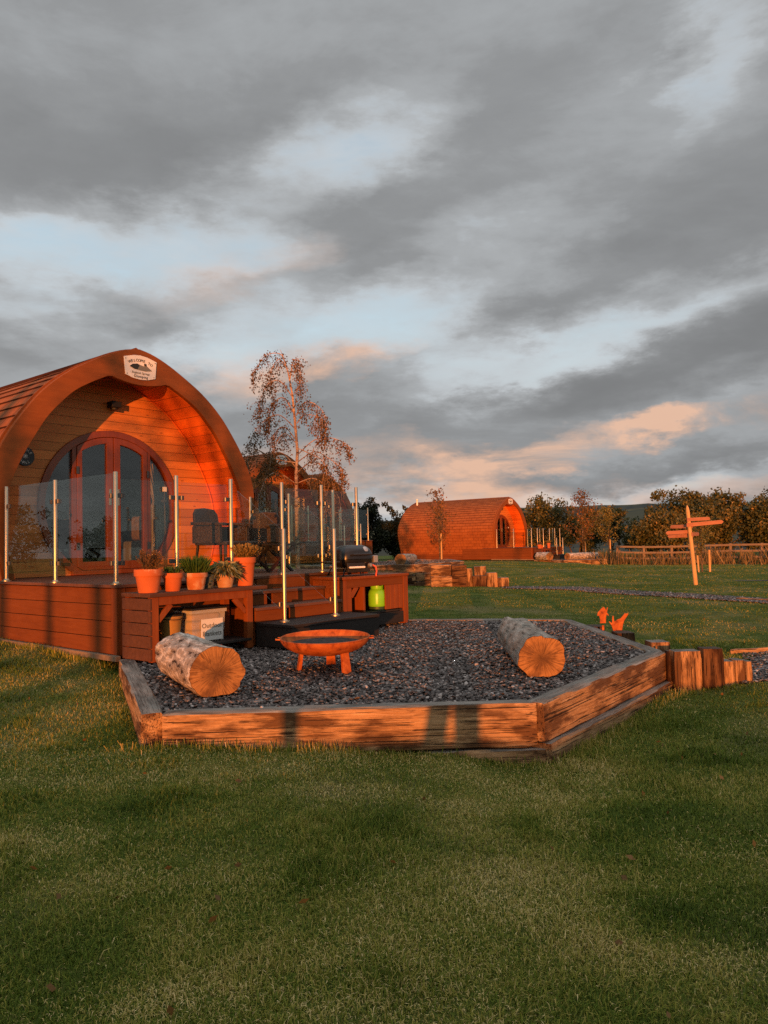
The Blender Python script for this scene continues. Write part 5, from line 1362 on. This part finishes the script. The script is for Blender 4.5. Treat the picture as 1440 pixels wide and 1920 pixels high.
tufts('rough_grass', 'tall dry orange grass growing along the foot of the fence', 5200, .2, .75, .028, 'rough_grass', [(11.5, 40.8), (16, 37.6), (21, 33.4)], .55, 91)
tufts('rough_grass', 'longer grass fringing the outside of the near sleeper bed', 1800, .015, .055, .0045, 'grass', [(-1.62, 4.62), (.98, 4.70), (2.56, 6.66)], .045, 92)
tufts('rough_grass', 'longer grass fringing the skirt of the near deck', 1800, .02, .07, .0045, 'grass', [(-2.66, 7.20), (-3.5, 7.86), (-4.6, 8.75)], .05, 93)

lr = np.random.default_rng(404); n_ = 150; ly = lr.uniform(1.6, 12, n_); lx = lr.uniform(-1, 1, n_)*(.55*ly+.5); bad = np.zeros(n_, bool)
for P_ in ALLP: bad |= in_poly(lx, ly, P_)
lx, ly = lx[~bad], ly[~bad]; LP = np.column_stack([lx, ly, ground_z(lx, ly)+.022])
lo = leaf_mesh('fallen_leaves', LP, .035, 'leaf_birch', lr.uniform(.3, 1, len(LP)), None, 405, .6); stuff(lo, 'small dry leaves lying about on the lawn', 'leaves')

# ------------------------------------------------------------------ out of view: what throws the shadows and shows in the glass
for i in range(8): bushy('hedge_tree', 'dense hedge tree far to the left of the lawn, mirrored in the deck glass', -47+.6*(i % 3), -8+7*i, 9, 3.2+.7*((i*5) % 3)*.8, 6000, .2, 'leaf_hedge', 171+i, 'trees along the left side of the field', low=.0, nb=18)
def young(label, x, y, h, seed, trunk):
    t = thing('young_tree', label, 'tree', (x, y, gz(x, y)), rz=0, world=True, group='trees behind the viewpoint'); r = np.random.default_rng(seed); m = MB()
    m.tube([(0, 0, 0), (.02, 0, h*.5), (0, 0, h)], [trunk, trunk*.8, .01], 8); P = []
    for i in range(16):
        k = .45+.55*(i+r.random())/16; a = r.uniform(0, 6.28); ln = h*.22*r.uniform(.5, 1.1)*(1.3-k); e = np.array((math.cos(a)*ln, math.sin(a)*ln, h*k+ln*.7)); m.tube([(0, 0, h*k), tuple(e)], [.02, .006], 5, False)
        P.append(e*np.array((1, 1, 1))+r.normal(0, .16, (26, 3)))
    part('trunk', m, 'trunk', t, smooth=True); leaf_mesh('crown', np.concatenate(P), .11, 'leaf_hedge', r.normal(.5, .2, 16*26), t, seed)
bushy('added_shade_tree', 'tall unseen tree added behind the viewpoint, its high crown placed to shade the middle pod', -6.3, -15, 3.2, 6.9, 6000, .16, 'leaf_hedge', 88, 'trees behind the viewpoint', low=.66, nb=20, stems=3)  # added out of view so that its crown shadow darkens the middle pod
def stout(label, x, y, h, r_, lean):  # added unseen posts; two stand in for the camera holder's legs
    t = thing('added_shadow_post', label, 'post', (x, y, gz(x, y)-.1), rz=0, world=True, group='added shadow-casting posts behind the viewpoint')
    part('pole', MB().tube([(0, 0, 0), (lean, 0, h), (lean, 0, h+.03)], [r_, r_*.95, r_*.7], 16), 'post_wood', t, smooth=True)
stout('leaning post added behind the viewpoint to cast a leg-like shadow on the front sleeper', -.25, -1.5, .58, .072, .11)
stout('upright post added behind the viewpoint to cast a second leg-like shadow on the front sleeper', .0, -1.7, .60, .085, .0)
stout('slim post added behind the viewpoint to shade the left of the front sleeper', -1.16, -2.6, .62, .055, .02)
young('third young tree behind the viewpoint, shading the near pod', -4.4, -14.5, 5.4, 83, .09)
young('fourth young tree behind the viewpoint, shading the deck skirt', -3.72, -9.2, 4.2, 84, .07)
young('fifth young tree behind the viewpoint, shading the deck skirt', -4.85, -10.2, 4.4, 85, .06)
young('sixth young tree behind the viewpoint, far to the right', 3.2, -13.2, 4.6, 86, .09)

site_copies()

# ------------------------------------------------------------------ sky
def build_world():
    w = bpy.data.worlds.new('World'); SC.world = w; w.use_nodes = True
    m = M.__new__(M); m.nt = w.node_tree; m.nt.nodes.clear(); m.L = m.nt.links
    tc = m.n('ShaderNodeTexCoord').outputs['Generated']; nv = m.n('ShaderNodeVectorMath', operation='NORMALIZE'); m.L.new(tc, nv.inputs[0]); D = nv.outputs[0]
    X, Y, Z = m.sep(D)
    az = m.math('ARCTAN2', X, Y); el = m.math('ARCSINE', Z)
    elp = m.math('MAXIMUM', Z, .0)
    k = m.math('ADD', elp, .22); cb = m.n('ShaderNodeCombineXYZ'); m.L.new(m.math('DIVIDE', X, k), cb.inputs[0]); m.L.new(m.math('DIVIDE', Y, k), cb.inputs[1]); Q = cb.outputs[0]
    mp = m.n('ShaderNodeMapping'); mp.inputs['Rotation'].default_value = (0, 0, rad(-28)); mp.inputs['Scale'].default_value = (.9, 1.35, 1); m.L.new(Q, mp.inputs[0]); QS = mp.outputs[0]
    pd = m.n('ShaderNodeMapping'); pd.inputs['Scale'].default_value = (1, 1, 2.6); m.L.new(D, pd.inputs[0]); QD = pd.outputs[0]
    n1 = m.noise(QS, 1.1, 8, .58, .3); n2 = m.noise(QD, 5.5, 9, .62, .5); n3 = m.noise(QD, 14., 6, .6, .3)
    # wander of the cloud edges
    wn = m.noise(QD, 5., 7, .62, 0, True); sub = m.n('ShaderNodeVectorMath', operation='SUBTRACT'); m.L.new(wn, sub.inputs[0]); sub.inputs[1].default_value = (.5, .5, .5)
    ml = m.n('ShaderNodeVectorMath', operation='MULTIPLY'); m.L.new(sub.outputs[0], ml.inputs[0]); ml.inputs[1].default_value = (.30, .13, 0)
    pc = m.n('ShaderNodeCombineXYZ'); m.L.new(az, pc.inputs[0]); m.L.new(el, pc.inputs[1])
    pa = m.n('ShaderNodeVectorMath', operation='ADD'); m.L.new(pc.outputs[0], pa.inputs[0]); m.L.new(ml.outputs[0], pa.inputs[1]); PP = pa.outputs[0]
    def blobs(L, grow):
        tot = None
        for a, e, sx, sy, ang, wgt in L:
            mp = m.n('ShaderNodeMapping', vector_type='TEXTURE'); mp.inputs['Location'].default_value = (a, e, 0); mp.inputs['Rotation'].default_value = (0, 0, rad(ang)); mp.inputs['Scale'].default_value = (sx*grow, sy*grow, 1)
            m.L.new(PP, mp.inputs[0]); g = m.n('ShaderNodeTexGradient', gradient_type='SPHERICAL'); m.L.new(mp.outputs[0], g.inputs[0])
            s_ = m.math('SMOOTH_MIN', g.outputs['Fac'], .75, .25)
            tot = m.math('MULTIPLY', s_, wgt*1.25) if tot is None else m.math('MULTIPLY_ADD', s_, wgt*1.25, tot)
        return tot
    GAPS = [(-0.254, 0.351, 0.172, 0.037, -4, 1.0), (-0.103, 0.461, 0.14, 0.034, 20, 0.75), (-0.01, 0.488, 0.078, 0.028, 0, 0.5), (0.034, 0.291, 0.182, 0.029, 6, 0.8), (0.284, 0.253, 0.129, 0.022, 12, 0.8), (0.43, 0.534, 0.045, 0.030, 60, .6), (-0.446, 0.274, 0.069, 0.024, 0, 0.8), (-0.262, 0.24, 0.098, 0.019, 0, 0.45), (0.104, 0.321, 0.111, 0.038, 25, 0.55), (-0.429, 0.346, 0.064, 0.023, 0, 0.7), (0.15, 0.227, 0.164, 0.026, 4, 0.6), (-0.107, 0.267, 0.139, 0.026, 0, 0.5), (0.052, 0.178, 0.097, 0.027, 0, 0.35), (0.399, 0.458, 0.048, 0.074, 40, 0.02), (0.278, 0.057, 0.211, 0.012, 2, 0.9), (0.014, 0.062, 0.083, 0.014, 0, 0.6), (-0.203, 0.206, 0.06, 0.026, 0, 0.5), (-1.3, .3, .3, .1, 5, .6), (1.4, .4, .3, .12, -8, .7), (-2.6, .25, .5, .1, 0, .8), (2.4, .35, .5, .12, 0, .8)]
    DARK = [(0.32, 0.345, 0.209, 0.042, 18, 0.9), (0.419, 0.229, 0.151, 0.027, 14, 0.9), (0.262, 0.18, 0.214, 0.021, 12, 0.9), (0.173, 0.304, 0.109, 0.025, -20, 0.5), (0.112, 0.111, 0.137, 0.015, 6, 0.8), (0.259, 0.084, 0.207, 0.011, 3, 0.8), (-0.195, 0.297, 0.176, 0.025, 6, 0.8), (-0.394, 0.248, 0.096, 0.018, 10, 0.6), (-0.26, 0.444, 0.278, 0.051, 8, 0.6), (-0.374, 0.46, 0.16, 0.038, 0, 0.4), (0.136, 0.447, 0.208, 0.052, 25, 0.5), (0.026, 0.531, 0.298, 0.032, 10, 0.35), (-0.052, 0.207, 0.063, 0.024, 5, 0.6), (0.016, 0.155, 0.084, 0.017, 0, 0.6), (0.402, 0.074, 0.094, 0.013, 0, 0.6)]
    WARM = [(0.299, 0.129, 0.165, 0.011, 6, 1.0), (0.201, 0.121, 0.08, 0.012, 8, 0.7), (-0.052, 0.228, 0.077, 0.013, 10, 1.1), (0.001, 0.096, 0.104, 0.024, 0, 0.9), (-0.196, 0.216, 0.04, 0.02, 0, 0.7), (0.193, 0.069, 0.08, 0.011, 0, 0.6), (0.278, 0.05, 0.167, 0.009, 0, 0.7), (-0.167, 0.339, 0.089, 0.019, 15, 0.35), (0.374, 0.14, 0.072, 0.009, 12, 0.6), (0.098, 0.077, 0.083, 0.011, 0, 0.6)]
    G, K, Wm = blobs(GAPS, 2.1), blobs(DARK, 2.1), blobs(WARM, 2.0)
    dens = m.math('ADD', m.math('MULTIPLY', m.math('SUBTRACT', n1, .5), 1.3), 1.06)
    dens = m.math('ADD', dens, m.math('MULTIPLY', m.math('SUBTRACT', n2, .5), .95))
    dens = m.math('ADD', dens, m.math('MULTIPLY', m.math('SUBTRACT', n3, .5), .42))
    dens = m.math('SUBTRACT', dens, m.math('MULTIPLY', G, .74)); dens = m.math('ADD', dens, m.math('MULTIPLY', K, .40))
    def sstep(v, a, b):
        o = m.n('ShaderNodeMapRange', interpolation_type='SMOOTHSTEP'); m.put(o.inputs[0], v); o.inputs[1].default_value = a; o.inputs[2].default_value = b; return o.outputs[0]
    cover = sstep(dens, -.28, .80); thick = sstep(dens, .40, 1.75)
    sky = m.n('ShaderNodeTexSky', sky_type='NISHITA'); sky.sun_disc = False; sky.sun_elevation = SUN_EL; sky.sun_rotation = math.pi + SUN_AZ
    sky.air_density = 1.; sky.dust_density = 1.; sky.altitude = 100
    clear = m.ramp(m.math('MULTIPLY', el, 1.2), [(0, (7.4, 5.9, 4.3)), (.08, (6.9, 6.2, 5.0)), (.22, (5.8, 6.7, 7.0)), (.42, (4.5, 6.1, 7.2)), (.75, (2.7, 4.0, 5.4))])
    clear = m.mix(.15, clear, sky.outputs[0])
    cl = m.ramp(thick, [(0, (4.2, 4.45, 4.65)), (.22, (3.15, 3.28, 3.38)), (.55, (2.30, 2.37, 2.43)), (1, (1.65, 1.69, 1.73))])
    cl = m.mix(1., cl, m.math('ADD', .70, m.math('ADD', m.math('MULTIPLY', n2, .42), m.math('MULTIPLY', n3, .22))), 'MULTIPLY')
    warm_f = m.math('MULTIPLY', m.math('MULTIPLY', Wm, sstep(n2, .30, .62)), 1.0, clamp=True)
    cl = m.mix(m.math('MULTIPLY', warm_f, .80), cl, (7.2, 4.4, 3.0))
    col = m.mix(cover, clear, cl)
    col = m.mix(1., col, m.math('ADD', 1., m.math('MULTIPLY', sstep(Z, .62, .80), 1.7)), 'MULTIPLY')   # unseen sky overhead brightened to add light on lawn and gravel
    # the low sun behind the viewpoint warms that part of the sky
    sd = m.n('ShaderNodeVectorMath', operation='DOT_PRODUCT'); m.L.new(D, sd.inputs[0]); sd.inputs[1].default_value = (-math.sin(SUN_AZ), -math.cos(SUN_AZ), .05)
    glow = m.math('POWER', m.math('MAXIMUM', sd.outputs['Value'], 0.), 14.)
    col = m.mix(m.math('MULTIPLY', glow, .8), col, (9., 5., 2.6))
    col = m.mix(sstep(Z, -.02, -.06), col, (.5, .5, .4))
    bg = m.n('ShaderNodeBackground'); m.L.new(col, bg.inputs['Color']); bg.inputs['Strength'].default_value = .1
    o = m.n('ShaderNodeOutputWorld'); m.L.new(bg.outputs[0], o.inputs['Surface'])
    try: w.cycles.sampling_method = 'MANUAL'; w.cycles.sample_map_resolution = 512
    except Exception: pass
build_world()

sun = bpy.data.lights.new('sun', 'SUN'); sun.energy = 5.0; sun.angle = rad(.5); sun.color = (1., .30, .060)
so = bpy.data.objects.new('sun', sun); COL.objects.link(so)
so.rotation_euler = Vector((math.sin(SUN_AZ)*math.cos(SUN_EL), math.cos(SUN_AZ)*math.cos(SUN_EL), -math.sin(SUN_EL))).to_track_quat('-Z', 'Y').to_euler()
so.location = (-5, -60, 12)

# ------------------------------------------------------------------ camera
cam = bpy.data.cameras.new('camera'); cam.sensor_fit = 'VERTICAL'; cam.sensor_height = 24; cam.lens = 1442/1920*24; cam.clip_end = 6000; cam.clip_start = .05
co = bpy.data.objects.new('camera', cam); COL.objects.link(co); SC.camera = co
pt, rl = rad(2.35), .022
f = Vector((0, math.cos(pt), math.sin(pt))); u0 = Vector((0, -math.sin(pt), math.cos(pt))); r0 = Vector((1, 0, 0))
cx_, cu = r0*math.cos(rl)-u0*math.sin(rl), r0*math.sin(rl)+u0*math.cos(rl)
mw = Matrix((cx_, cu, -f)).transposed().to_4x4(); mw.translation = (0, 0, 1.2); co.matrix_world = mw

for o in bpy.data.objects:
    if o.get('_o') is not None: del o['_o']
SC.view_settings.view_transform = 'Standard'; SC.view_settings.look = 'None'; SC.view_settings.exposure = .32; SC.view_settings.gamma = 1
SC.cycles.max_bounces = 8; SC.cycles.transparent_max_bounces = 24; SC.cycles.glossy_bounces = 4; SC.cycles.diffuse_bounces = 2
SC.cycles.caustics_reflective = False; SC.cycles.caustics_refractive = False
SC.cycles.use_denoising = False
